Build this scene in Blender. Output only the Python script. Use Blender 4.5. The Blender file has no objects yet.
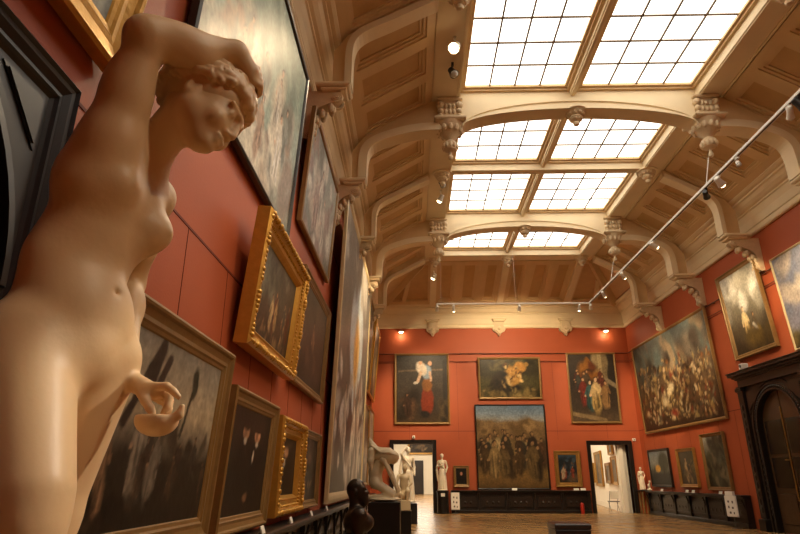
import bpy, math, random
import numpy as np
from mathutils import Vector, Matrix

SC = bpy.context.scene
COL = SC.collection
PI = math.pi


def srgb(h):
    """'#rrggbb' -> linear rgb tuple"""
    h = h.lstrip('#')
    out = []
    for i in (0, 2, 4):
        c = int(h[i:i + 2], 16) / 255.0
        out.append(c / 12.92 if c <= 0.04045 else ((c + 0.055) / 1.055) ** 2.4)
    return tuple(out)


# ----------------------------------------------------------------- mesh builder
class MB:
    def __init__(s):
        s.v = []
        s.f = []

    def add(s, verts, faces):
        n = len(s.v)
        s.v.extend([tuple(map(float, p)) for p in verts])
        s.f.extend([tuple(n + i for i in f) for f in faces])
        return s

    def box(s, x0, x1, y0, y1, z0, z1, M=None):
        vs = [Vector(p) for p in ((x0, y0, z0), (x1, y0, z0), (x1, y1, z0), (x0, y1, z0),
                                  (x0, y0, z1), (x1, y0, z1), (x1, y1, z1), (x0, y1, z1))]
        if M is not None:
            vs = [M @ p for p in vs]
        return s.add(vs, [(0, 3, 2, 1), (4, 5, 6, 7), (0, 1, 5, 4), (1, 2, 6, 5), (2, 3, 7, 6), (3, 0, 4, 7)])

    def bevbox(s, x0, x1, y0, y1, z0, z1, b=0.02, M=None):
        """box with chamfered edges, made as three stacked rings"""
        vs = []
        for z, i in ((z0, b), (z0 + b, 0), (z1 - b, 0), (z1, b)):
            vs += [(x0 + i, y0 + i, z), (x1 - i, y0 + i, z), (x1 - i, y1 - i, z), (x0 + i, y1 - i, z)]
        vs = [Vector(p) for p in vs]
        if M is not None:
            vs = [M @ p for p in vs]
        fs = [(3, 2, 1, 0), (12, 13, 14, 15)]
        for k in range(3):
            for i in range(4):
                a = 4 * k + i
                c = 4 * k + (i + 1) % 4
                fs.append((a, c, c + 4, a + 4))
        return s.add(vs, fs)

    def tube(s, a, b, r0, r1=None, n=10, cap=True):
        a = Vector(a); b = Vector(b)
        r1 = r0 if r1 is None else r1
        d = (b - a).normalized()
        t = Vector((0, 0, 1)) if abs(d.z) < 0.9 else Vector((1, 0, 0))
        u = d.cross(t).normalized(); w = d.cross(u)
        vs = []
        for p, r in ((a, r0), (b, r1)):
            for i in range(n):
                t_ = 2 * PI * i / n
                vs.append(p + u * (r * math.cos(t_)) + w * (r * math.sin(t_)))
        fs = [(i, n + i, n + (i + 1) % n, (i + 1) % n) for i in range(n)]
        if cap:
            fs += [tuple(range(n)), tuple(range(2 * n - 1, n - 1, -1))]
        return s.add(vs, fs)

    def lathe(s, prof, n=20, M=None, cap=True):
        """prof: list of (r, z) from bottom to top"""
        vs = []
        for r, z in prof:
            for i in range(n):
                t = 2 * PI * i / n
                vs.append(Vector((r * math.cos(t), r * math.sin(t), z)))
        if M is not None:
            vs = [M @ p for p in vs]
        fs = []
        for k in range(len(prof) - 1):
            for i in range(n):
                a = k * n + i; c = k * n + (i + 1) % n
                fs.append((a, c, c + n, a + n))
        if cap:
            fs += [tuple(range(n - 1, -1, -1)), tuple(range((len(prof) - 1) * n, len(prof) * n))]
        return s.add(vs, fs)

    def prism(s, poly, axis, t0, t1, M=None):
        """poly of 2-D points extruded along axis ('x','y','z')"""
        n = len(poly)
        def P(p, t):
            if axis == 'x': return Vector((t, p[0], p[1]))
            if axis == 'y': return Vector((p[0], t, p[1]))
            return Vector((p[0], p[1], t))
        vs = [P(p, t0) for p in poly] + [P(p, t1) for p in poly]
        if M is not None:
            vs = [M @ p for p in vs]
        fs = [tuple(range(n)), tuple(range(2 * n - 1, n - 1, -1))]
        fs += [(i, n + i, n + (i + 1) % n, (i + 1) % n) for i in range(n)]
        return s.add(vs, fs)

    def strip(s, rows, closed=False):
        """rows: list of equally long point lists -> quads between them"""
        m = len(rows[0])
        vs = [p for r in rows for p in r]
        fs = []
        for k in range(len(rows) - 1):
            for i in range(m if closed else m - 1):
                a = k * m + i; c = k * m + (i + 1) % m
                fs.append((a, c, c + m, a + m))
        return s.add(vs, fs)

    def sphere(s, c, r, n=12, m=8, sc=(1, 1, 1)):
        c = Vector(c)
        prof = [(max(1e-4, r * math.sin(PI * k / m)), -r * math.cos(PI * k / m)) for k in range(m + 1)]
        M = Matrix.Translation(c) @ Matrix.Diagonal((sc[0], sc[1], sc[2], 1))
        return s.lathe(prof, n, M)

    def build(s, name, mat, parent=None, smooth=False, angle=None):
        me = bpy.data.meshes.new(name)
        me.from_pydata(s.v, [], s.f)
        me.validate()
        import bmesh
        bm = bmesh.new(); bm.from_mesh(me)
        bmesh.ops.recalc_face_normals(bm, faces=bm.faces)
        bm.to_mesh(me); bm.free()
        return link(name, me, mat, parent, smooth, angle)


def link(name, me, mat, parent=None, smooth=False, angle=None):
    if mat is not None:
        for m in (mat if isinstance(mat, (list, tuple)) else [mat]):
            me.materials.append(m)
    if smooth:
        me.polygons.foreach_set('use_smooth', [True] * len(me.polygons))
        if angle:
            me.set_sharp_from_angle(angle=math.radians(angle))
    o = bpy.data.objects.new(name, me)
    COL.objects.link(o)
    if parent is not None:
        o.parent = parent
        # part meshes are written in world coordinates unless the parent moves later
        o.matrix_parent_inverse = Matrix.Identity(4)
    return o


def tag(o, label=None, cat=None, group=None, kind=None):
    if label: o['label'] = label
    if cat: o['category'] = cat
    if group: o['group'] = group
    if kind: o['kind'] = kind
    return o


def thing(name, label, cat, loc=(0, 0, 0), group=None, rot=(0, 0, 0)):
    o = bpy.data.objects.new(name, None)
    o.empty_display_size = 0.1
    COL.objects.link(o)
    o.location = loc
    o.rotation_euler = rot
    return tag(o, label, cat, group)


def copy_tree(o, parent=None, loc=None, label=None):
    c = o.copy()
    COL.objects.link(c)
    if parent is not None: c.parent = parent
    if loc is not None: c.location = loc
    if label: c['label'] = label
    for ch in list(o.children):
        copy_tree(ch, c)
    return c


# ----------------------------------------------------------------- materials
def mat(name, color, rough=0.6, metal=0.0, noise=None, bump=None, spec=0.5, sss=0.0, coat=0.0, color2=None, stretch=(1, 1, 1)):
    """principled material with a noise driven colour variation and a noise bump"""
    m = bpy.data.materials.new(name)
    m.use_nodes = True
    nt = m.node_tree
    b = nt.nodes['Principled BSDF']
    b.inputs['Roughness'].default_value = rough
    b.inputs['Metallic'].default_value = metal
    b.inputs['Specular IOR Level'].default_value = spec
    if sss:
        b.inputs['Subsurface Weight'].default_value = sss
        b.inputs['Subsurface Radius'].default_value = (0.03, 0.018, 0.01)
        b.inputs['Subsurface Scale'].default_value = 0.35
    if coat:
        b.inputs['Coat Weight'].default_value = coat
    tc = nt.nodes.new('ShaderNodeTexCoord')
    mp = nt.nodes.new('ShaderNodeMapping')
    mp.inputs['Scale'].default_value = stretch
    nt.links.new(tc.outputs['Object'], mp.inputs['Vector'])
    sc_, amt = noise if noise else (6.0, 0.12)
    nz = nt.nodes.new('ShaderNodeTexNoise')
    nz.inputs['Scale'].default_value = sc_
    nz.inputs['Detail'].default_value = 5
    nt.links.new(mp.outputs['Vector'], nz.inputs['Vector'])
    mx = nt.nodes.new('ShaderNodeMix'); mx.data_type = 'RGBA'
    c1 = tuple(max(0, c * (1 - amt)) for c in color)
    c2 = color2 if color2 else tuple(min(1, c * (1 + amt)) for c in color)
    mx.inputs[6].default_value = (*c1, 1)
    mx.inputs[7].default_value = (*c2, 1)
    nt.links.new(nz.outputs['Fac'], mx.inputs[0])
    nt.links.new(mx.outputs[2], b.inputs['Base Color'])
    if bump:
        bs, bd = bump
        n2 = nt.nodes.new('ShaderNodeTexNoise')
        n2.inputs['Scale'].default_value = bs
        n2.inputs['Detail'].default_value = 4
        nt.links.new(mp.outputs['Vector'], n2.inputs['Vector'])
        bp = nt.nodes.new('ShaderNodeBump')
        bp.inputs['Strength'].default_value = 0.6
        bp.inputs['Distance'].default_value = bd
        nt.links.new(n2.outputs['Fac'], bp.inputs['Height'])
        nt.links.new(bp.outputs['Normal'], b.inputs['Normal'])
    return m


def emit_mat(name, color, strength):
    m = bpy.data.materials.new(name)
    m.use_nodes = True
    nt = m.node_tree
    b = nt.nodes['Principled BSDF']
    b.inputs['Base Color'].default_value = (*color, 1)
    b.inputs['Emission Color'].default_value = (*color, 1)
    b.inputs['Emission Strength'].default_value = strength
    return m


# ----------------------------------------------------------------- implicit sculpting
class Sculpt:
    """signed-distance clay: capsules and ellipsoids blended smoothly, meshed with surface nets"""
    def __init__(s, lo, hi, h):
        s.lo = np.array(lo, np.float32); s.h = h
        n = np.ceil((np.array(hi) - np.array(lo)) / h).astype(int) + 1
        s.n = n
        s.ax = [s.lo[i] + h * np.arange(n[i], dtype=np.float32) for i in range(3)]
        s.d = np.full(n, 0.3, np.float32)

    def _region(s, lo, hi):
        i0 = np.maximum(np.floor((np.array(lo) - s.lo) / s.h).astype(int), 0)
        i1 = np.minimum(np.ceil((np.array(hi) - s.lo) / s.h).astype(int) + 1, s.n)
        if np.any(i1 <= i0):
            return None
        sl = tuple(slice(a, b) for a, b in zip(i0, i1))
        X, Y, Z = np.meshgrid(s.ax[0][sl[0]], s.ax[1][sl[1]], s.ax[2][sl[2]], indexing='ij', sparse=True)
        return sl, X, Y, Z

    def _comb(s, sl, g, k, op):
        d = s.d[sl]
        if op == 'u':
            hh = np.clip(0.5 + 0.5 * (d - g) / k, 0, 1)
            s.d[sl] = d + (g - d) * hh - k * hh * (1 - hh)
        elif op == 's':
            hh = np.clip(0.5 - 0.5 * (d + g) / k, 0, 1)
            s.d[sl] = d + (-g - d) * hh + k * hh * (1 - hh)
        return s

    def cap(s, a, b, ra, rb=None, k=0.02, op='u'):
        rb = ra if rb is None else rb
        a = np.array(a, float); b = np.array(b, float)
        m = max(ra, rb) + k * 1.5 + 3 * s.h + 0.02
        reg = s._region(np.minimum(a, b) - m, np.maximum(a, b) + m)
        if reg is None: return s
        sl, X, Y, Z = reg
        ab = b - a; L2 = float(ab @ ab) + 1e-12
        px, py, pz = X - a[0], Y - a[1], Z - a[2]
        t = np.clip((px * ab[0] + py * ab[1] + pz * ab[2]) / L2, 0, 1)
        g = np.sqrt((px - t * ab[0]) ** 2 + (py - t * ab[1]) ** 2 + (pz - t * ab[2]) ** 2) - (ra + (rb - ra) * t)
        return s._comb(sl, g.astype(np.float32), k, op)

    def chain(s, pts, rs, k=0.02, op='u'):
        for i in range(len(pts) - 1):
            s.cap(pts[i], pts[i + 1], rs[i], rs[i + 1], k, op)
        return s

    def ell(s, c, r, R=None, k=0.02, op='u'):
        """ellipsoid; R rows are the local axes in world space"""
        c = np.array(c, float); r = np.array(r, float)
        R = np.eye(3) if R is None else np.array(R, float)
        m = r.max() + k * 1.5 + 3 * s.h + 0.02
        reg = s._region(c - m, c + m)
        if reg is None: return s
        sl, X, Y, Z = reg
        px, py, pz = X - c[0], Y - c[1], Z - c[2]
        q = [(px * R[i][0] + py * R[i][1] + pz * R[i][2]) / r[i] for i in range(3)]
        k0 = np.sqrt(q[0] ** 2 + q[1] ** 2 + q[2] ** 2)
        k1 = np.sqrt((q[0] / r[0]) ** 2 + (q[1] / r[1]) ** 2 + (q[2] / r[2]) ** 2) + 1e-9
        g = k0 * (k0 - 1.0) / k1
        return s._comb(sl, g.astype(np.float32), k, op)

    def clip(s, z):
        """cut the clay flat below height z"""
        s.d = np.maximum(s.d, (z - s.ax[2])[None, None, :])
        return s

    def mesh(s, smooth=1):
        d = s.d
        ins = d < 0
        nx, ny, nz = d.shape
        c = [ins[i:nx - 1 + i, j:ny - 1 + j, k:nz - 1 + k] for i in (0, 1) for j in (0, 1) for k in (0, 1)]
        cnt = sum(x.astype(np.int8) for x in c)
        mix = (cnt > 0) & (cnt < 8)
        idx = np.full(mix.shape, -1, np.int64)
        cells = np.argwhere(mix)
        idx[mix] = np.arange(len(cells))
        acc = np.zeros((len(cells), 3)); num = np.zeros(len(cells))
        ci, cj, ck = cells.T
        corners = [(i, j, k) for i in (0, 1) for j in (0, 1) for k in (0, 1)]
        val = {co: d[ci + co[0], cj + co[1], ck + co[2]] for co in corners}
        for a in corners:
            for ax in range(3):
                if a[ax] == 0:
                    b = list(a); b[ax] = 1; b = tuple(b)
                    va, vb = val[a], val[b]
                    m = (va < 0) != (vb < 0)
                    t = va[m] / (va[m] - vb[m])
                    p = np.tile(np.array(a, float), (m.sum(), 1)); p[:, ax] += t
                    acc[m] += p; num[m] += 1
        vs = (cells + acc / np.maximum(num, 1)[:, None]) * s.h + s.lo
        quads = []
        for ax in range(3):
            o1, o2 = [(1, 2), (2, 0), (0, 1)][ax]
            sl0 = [slice(1, -1)] * 3; sl1 = [slice(1, -1)] * 3
            sl0[ax] = slice(0, -1); sl1[ax] = slice(1, None)
            A = ins[tuple(sl0)]; B = ins[tuple(sl1)]
            for flip in (False, True):
                m = np.argwhere((A & ~B) if not flip else (~A & B))
                if len(m) == 0: continue
                off = np.array([1, 1, 1]); off[ax] = 0
                e = m + off
                def cell(da, db):
                    q = e.copy(); q[:, o1] -= da; q[:, o2] -= db
                    return idx[q[:, 0], q[:, 1], q[:, 2]]
                qd = np.stack([cell(1, 1), cell(0, 1), cell(0, 0), cell(1, 0)], 1)
                if flip: qd = qd[:, ::-1]
                quads.append(qd)
        quads = np.concatenate(quads)
        for _ in range(smooth):
            su = np.zeros_like(vs); n_ = np.zeros(len(vs))
            for i in range(4):
                for j in (1, 3):
                    np.add.at(su, quads[:, i], vs[quads[:, (i + j) % 4]])
                    np.add.at(n_, quads[:, i], 1)
            vs = 0.5 * vs + 0.5 * su / np.maximum(n_, 1)[:, None]
        me = bpy.data.meshes.new('sculpt')
        me.vertices.add(len(vs)); me.vertices.foreach_set('co', vs.astype(np.float32).ravel())
        me.loops.add(4 * len(quads)); me.loops.foreach_set('vertex_index', quads.astype(np.int32).ravel())
        me.polygons.add(len(quads))
        me.polygons.foreach_set('loop_start', np.arange(0, 4 * len(quads), 4, dtype=np.int32))
        me.update(calc_edges=True)
        return me

    def build(s, name, material, parent=None, smooth=1):
        me = s.mesh(smooth)
        me.name = name
        return link(name, me, material, parent, True)


def V(*a):
    return np.array(a, float)


def unit(v):
    v = np.array(v, float)
    return v / np.linalg.norm(v)


def frame_from(f, up):
    """rows: right-hand (left side), forward, up -> local axes of a head or torso"""
    f = unit(f); up = np.array(up, float); up = unit(up - f * (f @ up))
    l = np.cross(up, f)            # the figure's left
    return np.array([l, f, up])


def settle(root):
    """parts were modelled in world coordinates: keep them there under their thing"""
    bpy.context.view_layer.update()
    inv = root.matrix_basis.inverted()
    for ch in root.children:
        ch.matrix_parent_inverse = inv
    return root


def ellipse_arc(cx, cz, rx, rz, t0, t1, n):
    return [(cx + rx * math.cos(t0 + (t1 - t0) * i / n), cz + rz * math.sin(t0 + (t1 - t0) * i / n)) for i in range(n + 1)]
# ================================================================= the marble nude in the foreground
MARBLE = mat('warm_marble', srgb('#e0bc8e'), rough=0.42, noise=(5, 0.05), bump=(60, 0.0008), sss=0.12, spec=0.4)


def build_nude():
    root = thing('marble_statue', 'life-size pale marble statue of a nude standing woman, right arm bent over her bowed head', 'statue', (-0.75, 1.33, 0.96))
    inv = Matrix.Translation((0.75, -1.33, -0.96))
    S = Sculpt((-1.12, 0.86, 0.90), (-0.30, 1.78, 2.72), 0.0052)
    up = V(0, 0, 1)
    # --- frames
    fp = unit(V(0.80, -0.60, 0.0)); lp = unit(np.cross(up, fp))      # pelvis forward / left
    fc = unit(V(0.985, -0.17, 0.0)); lc = unit(np.cross(up, fc))      # chest
    fw = unit(fp + fc); lw = unit(np.cross(up, fw))
    P = V(-0.785, 1.315, 1.80)                                       # pelvis centre
    W = V(-0.798, 1.300, 1.965)                                      # waist
    T = V(-0.768, 1.325, 2.125)                                      # rib cage
    Rp = np.array([lp, fp, up]); Rw = np.array([lw, fw, up])
    tilt = unit(V(0.06, 0.05, 1.0)); Rc = frame_from(fc + V(0, 0, 0.12), tilt)
    # pelvis, belly, waist, rib cage
    S.ell(P + V(0, 0, -0.01), (0.150, 0.106, 0.135), Rp, 0.06)
    S.ell(P + lp * 0.060 - fp * 0.05 - up * 0.035, (0.078, 0.085, 0.10), Rp, 0.05)
    S.ell(P - lp * 0.072 - fp * 0.05 - up * 0.035, (0.078, 0.085, 0.11), Rp, 0.06)
    S.ell(W, (0.124, 0.092, 0.15), Rw, 0.07)
    S.ell(P + fp * 0.058 + up * 0.065, (0.092, 0.046, 0.090), Rp, 0.05)       # lower belly
    S.ell(T + up * 0.0, (0.132, 0.098, 0.15), Rc, 0.06)
    S.ell(T + up * 0.075 - fc * 0.01, (0.135, 0.080, 0.075), Rc, 0.05)
    # shoulder girdle
    RS = V(-0.715, 1.222, 2.258); LS = V(-0.715, 1.462, 2.238); NB = V(-0.712, 1.345, 2.275)
    S.cap(NB - up * 0.02, RS, 0.052, 0.052, 0.05)
    S.cap(NB - up * 0.02, LS - up * 0.005, 0.050, 0.046, 0.05)
    S.cap(RS - up * 0.10 - fc * 0.055, RS + up * 0.01 - fc * 0.02, 0.050, 0.046, 0.06)   # latissimus below the raised arm
    S.cap(T - lc * 0.045 + fc * 0.055 + up * 0.05, RS - fc * 0.008, 0.034, 0.034, 0.05)    # stretched pectoral
    S.cap(T + lc * 0.045 + fc * 0.065 + up * 0.05, LS, 0.036, 0.036, 0.05)
    # breasts
    rb = T - lc * 0.068 + fc * 0.066 + up * 0.040
    lb = T + lc * 0.074 + fc * 0.080 - up * 0.024
    for c in (rb, lb):
        S.ell(c, (0.052, 0.046, 0.056), Rc, 0.06)
        S.ell(c + fc * 0.020 - up * 0.006, (0.036, 0.036, 0.034), Rc, 0.03)
        S.ell(c + fc * 0.054 - up * 0.008, (0.008, 0.009, 0.008), Rc, 0.012)
    # navel, linea alba, groin creases
    nav = P + fp * 0.112 + lp * 0.040 + up * 0.105
    S.cap(nav + fp * 0.02, nav - fp * 0.016, 0.007, 0.005, 0.012, 's')
    for sg in (-1, 1):      # groin creases
        S.cap(P + lp * sg * 0.125 + fp * 0.098 + up * 0.035, P + lp * sg * 0.03 + fp * 0.112 - up * 0.085, 0.004, 0.004, 0.022, 's')
    S.cap(nav + up * 0.03 + fp * 0.006, T + fc * 0.118 - up * 0.06, 0.004, 0.004, 0.03, 's')
    # --- legs
    RH = P - lp * 0.083 - up * 0.03; LH = P + lp * 0.074 - up * 0.03
    RK = V(-0.715, 1.150, 1.320); RA = V(-0.745, 1.235, 1.03)
    LK = V(-0.800, 1.365, 1.320); LA = V(-0.830, 1.440, 1.03)
    S.cap(RH, RK + up * 0.08, 0.090, 0.070, 0.035)
    S.cap(RH + fp * 0.012 - lp * 0.02, RK + up * 0.16, 0.086, 0.076, 0.05)
    S.cap(RK + up * 0.10, RK, 0.070, 0.055, 0.03)
    S.cap(LH, LK + up * 0.10, 0.088, 0.068, 0.010)
    S.cap(LH + lp * 0.012, LK + up * 0.16, 0.078, 0.072, 0.010)
    S.cap(LK + up * 0.10, LK, 0.068, 0.053, 0.03)
    for K_, A_ in ((RK, RA), (LK, LA)):
        S.ell(K_ + fp * 0.012, (0.047, 0.047, 0.05), Rp, 0.03)
        S.cap(K_, A_, 0.050, 0.034, 0.04)
        S.ell(K_ * 0.68 + A_ * 0.32 - fp * 0.018, (0.048, 0.050, 0.09), Rp, 0.04)
        S.ell(A_ - up * 0.005, (0.034, 0.036, 0.034), Rp, 0.02)
        heel = A_ - up * 0.045 - fp * 0.03; toe = A_ - up * 0.052 + fp * 0.13
        S.cap(heel, toe, 0.026, 0.017, 0.02)
        S.cap(A_ - up * 0.01, toe - fp * 0.03, 0.034, 0.024, 0.03)
        for q in range(5):
            b0 = toe - fp * 0.015 + lp * (q - 2) * 0.014
            S.cap(b0, b0 + fp * (0.034 - 0.004 * abs(q - 1)) - up * 0.004, 0.010, 0.008, 0.006)
    # pubic mound
    S.ell(P + fp * 0.072 - up * 0.045, (0.050, 0.034, 0.046), Rp, 0.05)
    # --- neck and head
    HC = V(-0.545, 1.330, 2.436)
    fh = unit(V(0.86, 0.02, -0.50)); Rh = frame_from(fh, V(0.56, 0.34, 0.76)); lh, fh, uh = Rh
    S.cap(NB - up * 0.02, HC - fh * 0.035 - uh * 0.055, 0.056, 0.050, 0.04)
    S.cap(NB + fc * 0.015 - lc * 0.03, HC - lh * 0.045 - uh * 0.06, 0.020, 0.022, 0.03)     # neck tendon
    S.ell(HC + uh * 0.0198 - fh * 0.0132, (0.0814, 0.1034, 0.0946), Rh, 0.0330)                     # skull
    S.ell(HC + fh * 0.0374 - uh * 0.0495, (0.0660, 0.0682, 0.0726), Rh, 0.0330)                     # face
    S.cap(HC + fh * 0.0660 - uh * 0.1078, HC - uh * 0.0682 - lh * 0.0506, 0.0264, 0.0242, 0.0275)    # jaw
    S.cap(HC + fh * 0.0660 - uh * 0.1078, HC - uh * 0.0682 + lh * 0.0506, 0.0264, 0.0242, 0.0275)
    S.ell(HC + fh * 0.0913 - uh * 0.1133, (0.0220, 0.0176, 0.0165), Rh, 0.0154)                    # chin
    for sg in (-1, 1):
        S.ell(HC + fh * 0.1160 - uh * 0.0132 + lh * sg * 0.0350, (0.0190, 0.0130, 0.0110), Rh, 0.020, 's')
        S.ell(HC + fh * 0.0880 - uh * 0.0154 + lh * sg * 0.0341, (0.0154, 0.0143, 0.0132), Rh, 0.0044)
        S.cap(HC + fh * 0.1034 + uh * 0.0066 + lh * sg * 0.0154, HC + fh * 0.0836 + uh * 0.0066 + lh * sg * 0.0572, 0.0088, 0.0066, 0.0132)
        S.ell(HC + fh * 0.0770 - uh * 0.0528 + lh * sg * 0.0418, (0.0220, 0.0198, 0.0220), Rh, 0.0220)
        S.ell(HC + fh * 0.1056 - uh * 0.0572 + lh * sg * 0.0121, (0.0099, 0.0110, 0.0077), Rh, 0.0066)
        # ear
        ec = HC - fh * 0.0132 - uh * 0.0242 + lh * sg * 0.0803
        S.ell(ec, (0.0110, 0.0209, 0.0341), Rh, 0.0088)
        S.ell(ec + lh * sg * 0.0088 + fh * 0.0033, (0.0066, 0.0110, 0.0198), Rh, 0.0066, 's')
    S.cap(HC + fh * 0.1030 + uh * 0.0044, HC + fh * 0.1200 - uh * 0.0500, 0.0088, 0.0105, 0.0110)   # nose
    S.cap(HC + fh * 0.1045 - uh * 0.0814 - lh * 0.0198, HC + fh * 0.1045 - uh * 0.0814 + lh * 0.0198, 0.0077, 0.0077, 0.0066)
    S.cap(HC + fh * 0.1100 - uh * 0.0798 - lh * 0.0110, HC + fh * 0.1100 - uh * 0.0798 + lh * 0.0110, 0.0066, 0.0066, 0.0055)
    S.cap(HC + fh * 0.1045 - uh * 0.0946 - lh * 0.0132, HC + fh * 0.1045 - uh * 0.0946 + lh * 0.0132, 0.0088, 0.0088, 0.0066)
    S.cap(HC + fh * 0.1188 - uh * 0.0875 - lh * 0.0220, HC + fh * 0.1188 - uh * 0.0875 + lh * 0.0220, 0.0028, 0.0028, 0.0044, 's')
    # --- right arm, raised and bent over the head
    RE = V(-0.648, 1.165, 2.520); RW = V(-0.474, 1.300, 2.588)
    S.cap(RS - fc * 0.012, RE, 0.050, 0.044, 0.05)
    S.cap(RS - up * 0.09 - fc * 0.060, RS * 0.6 + RE * 0.4 - fc * 0.022, 0.040, 0.034, 0.06)
    S.ell(RS * 0.45 + RE * 0.55 - V(0.015, 0.0, 0), (0.047, 0.050, 0.075), frame_from(V(1, 0, 0), RE - RS), 0.04)
    S.ell(RE + V(-0.008, -0.006, 0.010), (0.040, 0.040, 0.038), None, 0.03)
    S.cap(RE, RW, 0.048, 0.031, 0.03)
    S.ell(RE * 0.62 + RW * 0.38 - V(0, 0, 0.006), (0.085, 0.048, 0.054), frame_from(np.cross(up, RW - RE), up)[[1, 0, 2]] if False else np.array([unit(RW - RE), unit(np.cross(up, RW - RE)), up]), 0.03)
    # hand over the brow, fingers curled into the hair
    KN = V(-0.440, 1.328, 2.548)
    side = unit(V(0.22, 0.06, -0.95))
    S.cap(RW, KN, 0.028, 0.026, 0.02)
    for q in range(4):
        k0 = KN + side * (q - 1.4) * 0.0185
        S.cap(RW + side * (q - 1.5) * 0.010, k0, 0.018, 0.0130, 0.012)
        ln_ = 1.0 - 0.07 * abs(q - 1.3)
        k1 = k0 + V(0.021, 0.022, -0.004) * ln_
        k2 = k1 + V(-0.008, 0.024, -0.010) * ln_
        k3 = k2 + V(-0.022, 0.010, -0.008) * ln_
        S.chain([k0, k1, k2, k3], [0.0118, 0.0108, 0.0095, 0.0082], 0.0035)
    tb = RW * 0.6 + KN * 0.4
    S.chain([RW + (KN - RW) * 0.15 - V(0.0, 0.0, 0.012), tb + V(-0.045, -0.020, -0.030), tb + V(-0.052, -0.014, -0.062), tb + V(-0.045, -0.004, -0.082)],
            [0.017, 0.0135, 0.011, 0.009], 0.008)
    # --- left arm, lowered behind the flank
    LE = V(-0.800, 1.570, 2.020); LW = V(-0.690, 1.405, 1.730)
    S.cap(LS, LE, 0.045, 0.039, 0.03)
    S.ell(LS * 0.55 + LE * 0.45, (0.042, 0.044, 0.08), None, 0.03)
    S.cap(LE, LW, 0.038, 0.024, 0.02)
    S.ell(LE * 0.72 + LW * 0.28, (0.036, 0.038, 0.062), None, 0.03)
    # left hand: index stretched, thumb and fingers closing on the rim of a shell
    LK_ = V(-0.600, 1.348, 1.688)
    S.cap(LW, LK_, 0.023, 0.022, 0.015)
    def finger(pts, r0=0.0112):
        pts = [V(*p) * 0.90 + LW * 0.10 + V(-0.012, 0.0, -0.010) for p in pts]
        S.chain(pts, [r0, r0 * 0.92, r0 * 0.82, r0 * 0.66][:len(pts)], 0.004)
    finger([(-0.582, 1.335, 1.706), (-0.528, 1.325, 1.704), (-0.506, 1.318, 1.690), (-0.490, 1.312, 1.676)])
    finger([(-0.574, 1.352, 1.698), (-0.530, 1.350, 1.684), (-0.528, 1.346, 1.656), (-0.536, 1.342, 1.640)])
    finger([(-0.576, 1.368, 1.690), (-0.536, 1.374, 1.676), (-0.534, 1.370, 1.650), (-0.542, 1.364, 1.636)], 0.0105)
    finger([(-0.582, 1.382, 1.684), (-0.548, 1.392, 1.668), (-0.546, 1.388, 1.648), (-0.552, 1.382, 1.636)], 0.0095)
    finger([(-0.606, 1.345, 1.700), (-0.574, 1.318, 1.668), (-0.556, 1.310, 1.648), (-0.546, 1.308, 1.636)], 0.0125)
    body = S.build('body', MARBLE, root, 2)
    # --- shell cupped below the left hand
    B = Sculpt((-0.70, 1.20, 1.52), (-0.40, 1.50, 1.74), 0.004)
    bc = V(-0.574, 1.345, 1.624)
    B.ell(bc, (0.048, 0.044, 0.036), None, 0.01)
    B.ell(bc + V(0, 0, 0.022), (0.041, 0.037, 0.029), None, 0.006, 's')
    B.ell(bc + V(0, 0, 0.06), (0.12, 0.12, 0.052), None, 0.004, 's')
    B.chain([bc + V(0.036, -0.01, 0.0), bc + V(0.054, -0.012, 0.010), bc + V(0.058, -0.012, 0.028)], [0.009, 0.008, 0.007], 0.01)
    B.build('shell', MARBLE, root, 1)
    # --- hair: waved locks drawn back to a knot at the nape
    Hh = Sculpt((-0.80, 1.12, 2.26), (-0.36, 1.52, 2.64), 0.0040)
    hc = HC + uh * 0.024 - fh * 0.022
    rad = V(0.101, 0.122, 0.108)
    Hh.ell(hc - fh * 0.004 + uh * 0.004, rad - 0.006, Rh, 0.01)
    # leave the face and ears free
    Hh.ell(HC + fh * 0.108 - uh * 0.062, (0.088, 0.080, 0.088), Rh, 0.012, 's')
    Hh.ell(HC + fh * 0.030 - uh * 0.108, (0.13, 0.080, 0.066), Rh, 0.012, 's')
    rng = random.Random(4)
    for sg in (-1, 1):
        for row in range(10):
            l0 = 0.06 + 0.093 * row                    # how far to the side the lock runs
            th0 = 74 - 22 * (row / 9) ** 2; th1 = -128 + 22 * (row / 9)
            pts = []; rs = []
            n = 15
            for j in range(n):
                t = j / (n - 1)
                th = math.radians(th0 + (th1 - th0) * t)
                l = min(0.97, l0 + 0.045 * math.sin(t * 17 + row * 1.3 + sg))
                dirl = lh * sg * l + (uh * math.cos(th) + fh * math.sin(th)) * math.sqrt(1 - l * l)
                q = hc + lh * (dirl @ lh) * rad[0] + fh * (dirl @ fh) * rad[1] + uh * (dirl @ uh) * rad[2]
                q = q + dirl * (0.004 * math.sin(t * 17 + row * 2.1))
                pts.append(q); rs.append(0.0135 * (0.8 + 0.4 * math.sin(t * 13 + row * 0.9) ** 2))
            Hh.chain(pts, rs, 0.003)
        for row, (v_, f0) in enumerate(((0.48, 0.74), (0.34, 0.68), (0.20, 0.60), (0.06, 0.48), (-0.08, 0.30), (-0.20, -0.12), (-0.32, -0.22))):
            pts = []; rs = []
            for j in range(12):
                t = j / 11
                f_ = f0 + (-0.96 - f0) * t
                v2 = v_ + 0.05 * math.sin(t * 15 + row * 1.6)
                c_ = math.sqrt(max(0.05, 1 - min(0.95, f_ * f_ + v2 * v2)))
                dirl = unit(lh * sg * c_ + fh * f_ + uh * v2)
                q = hc + lh * (dirl @ lh) * rad[0] + fh * (dirl @ fh) * rad[1] + uh * (dirl @ uh) * rad[2]
                pts.append(q + dirl * 0.003 * math.sin(t * 15 + row)); rs.append(0.0105 * (0.8 + 0.4 * math.sin(t * 12 + row) ** 2))
            Hh.chain(pts, rs, 0.003)
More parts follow.
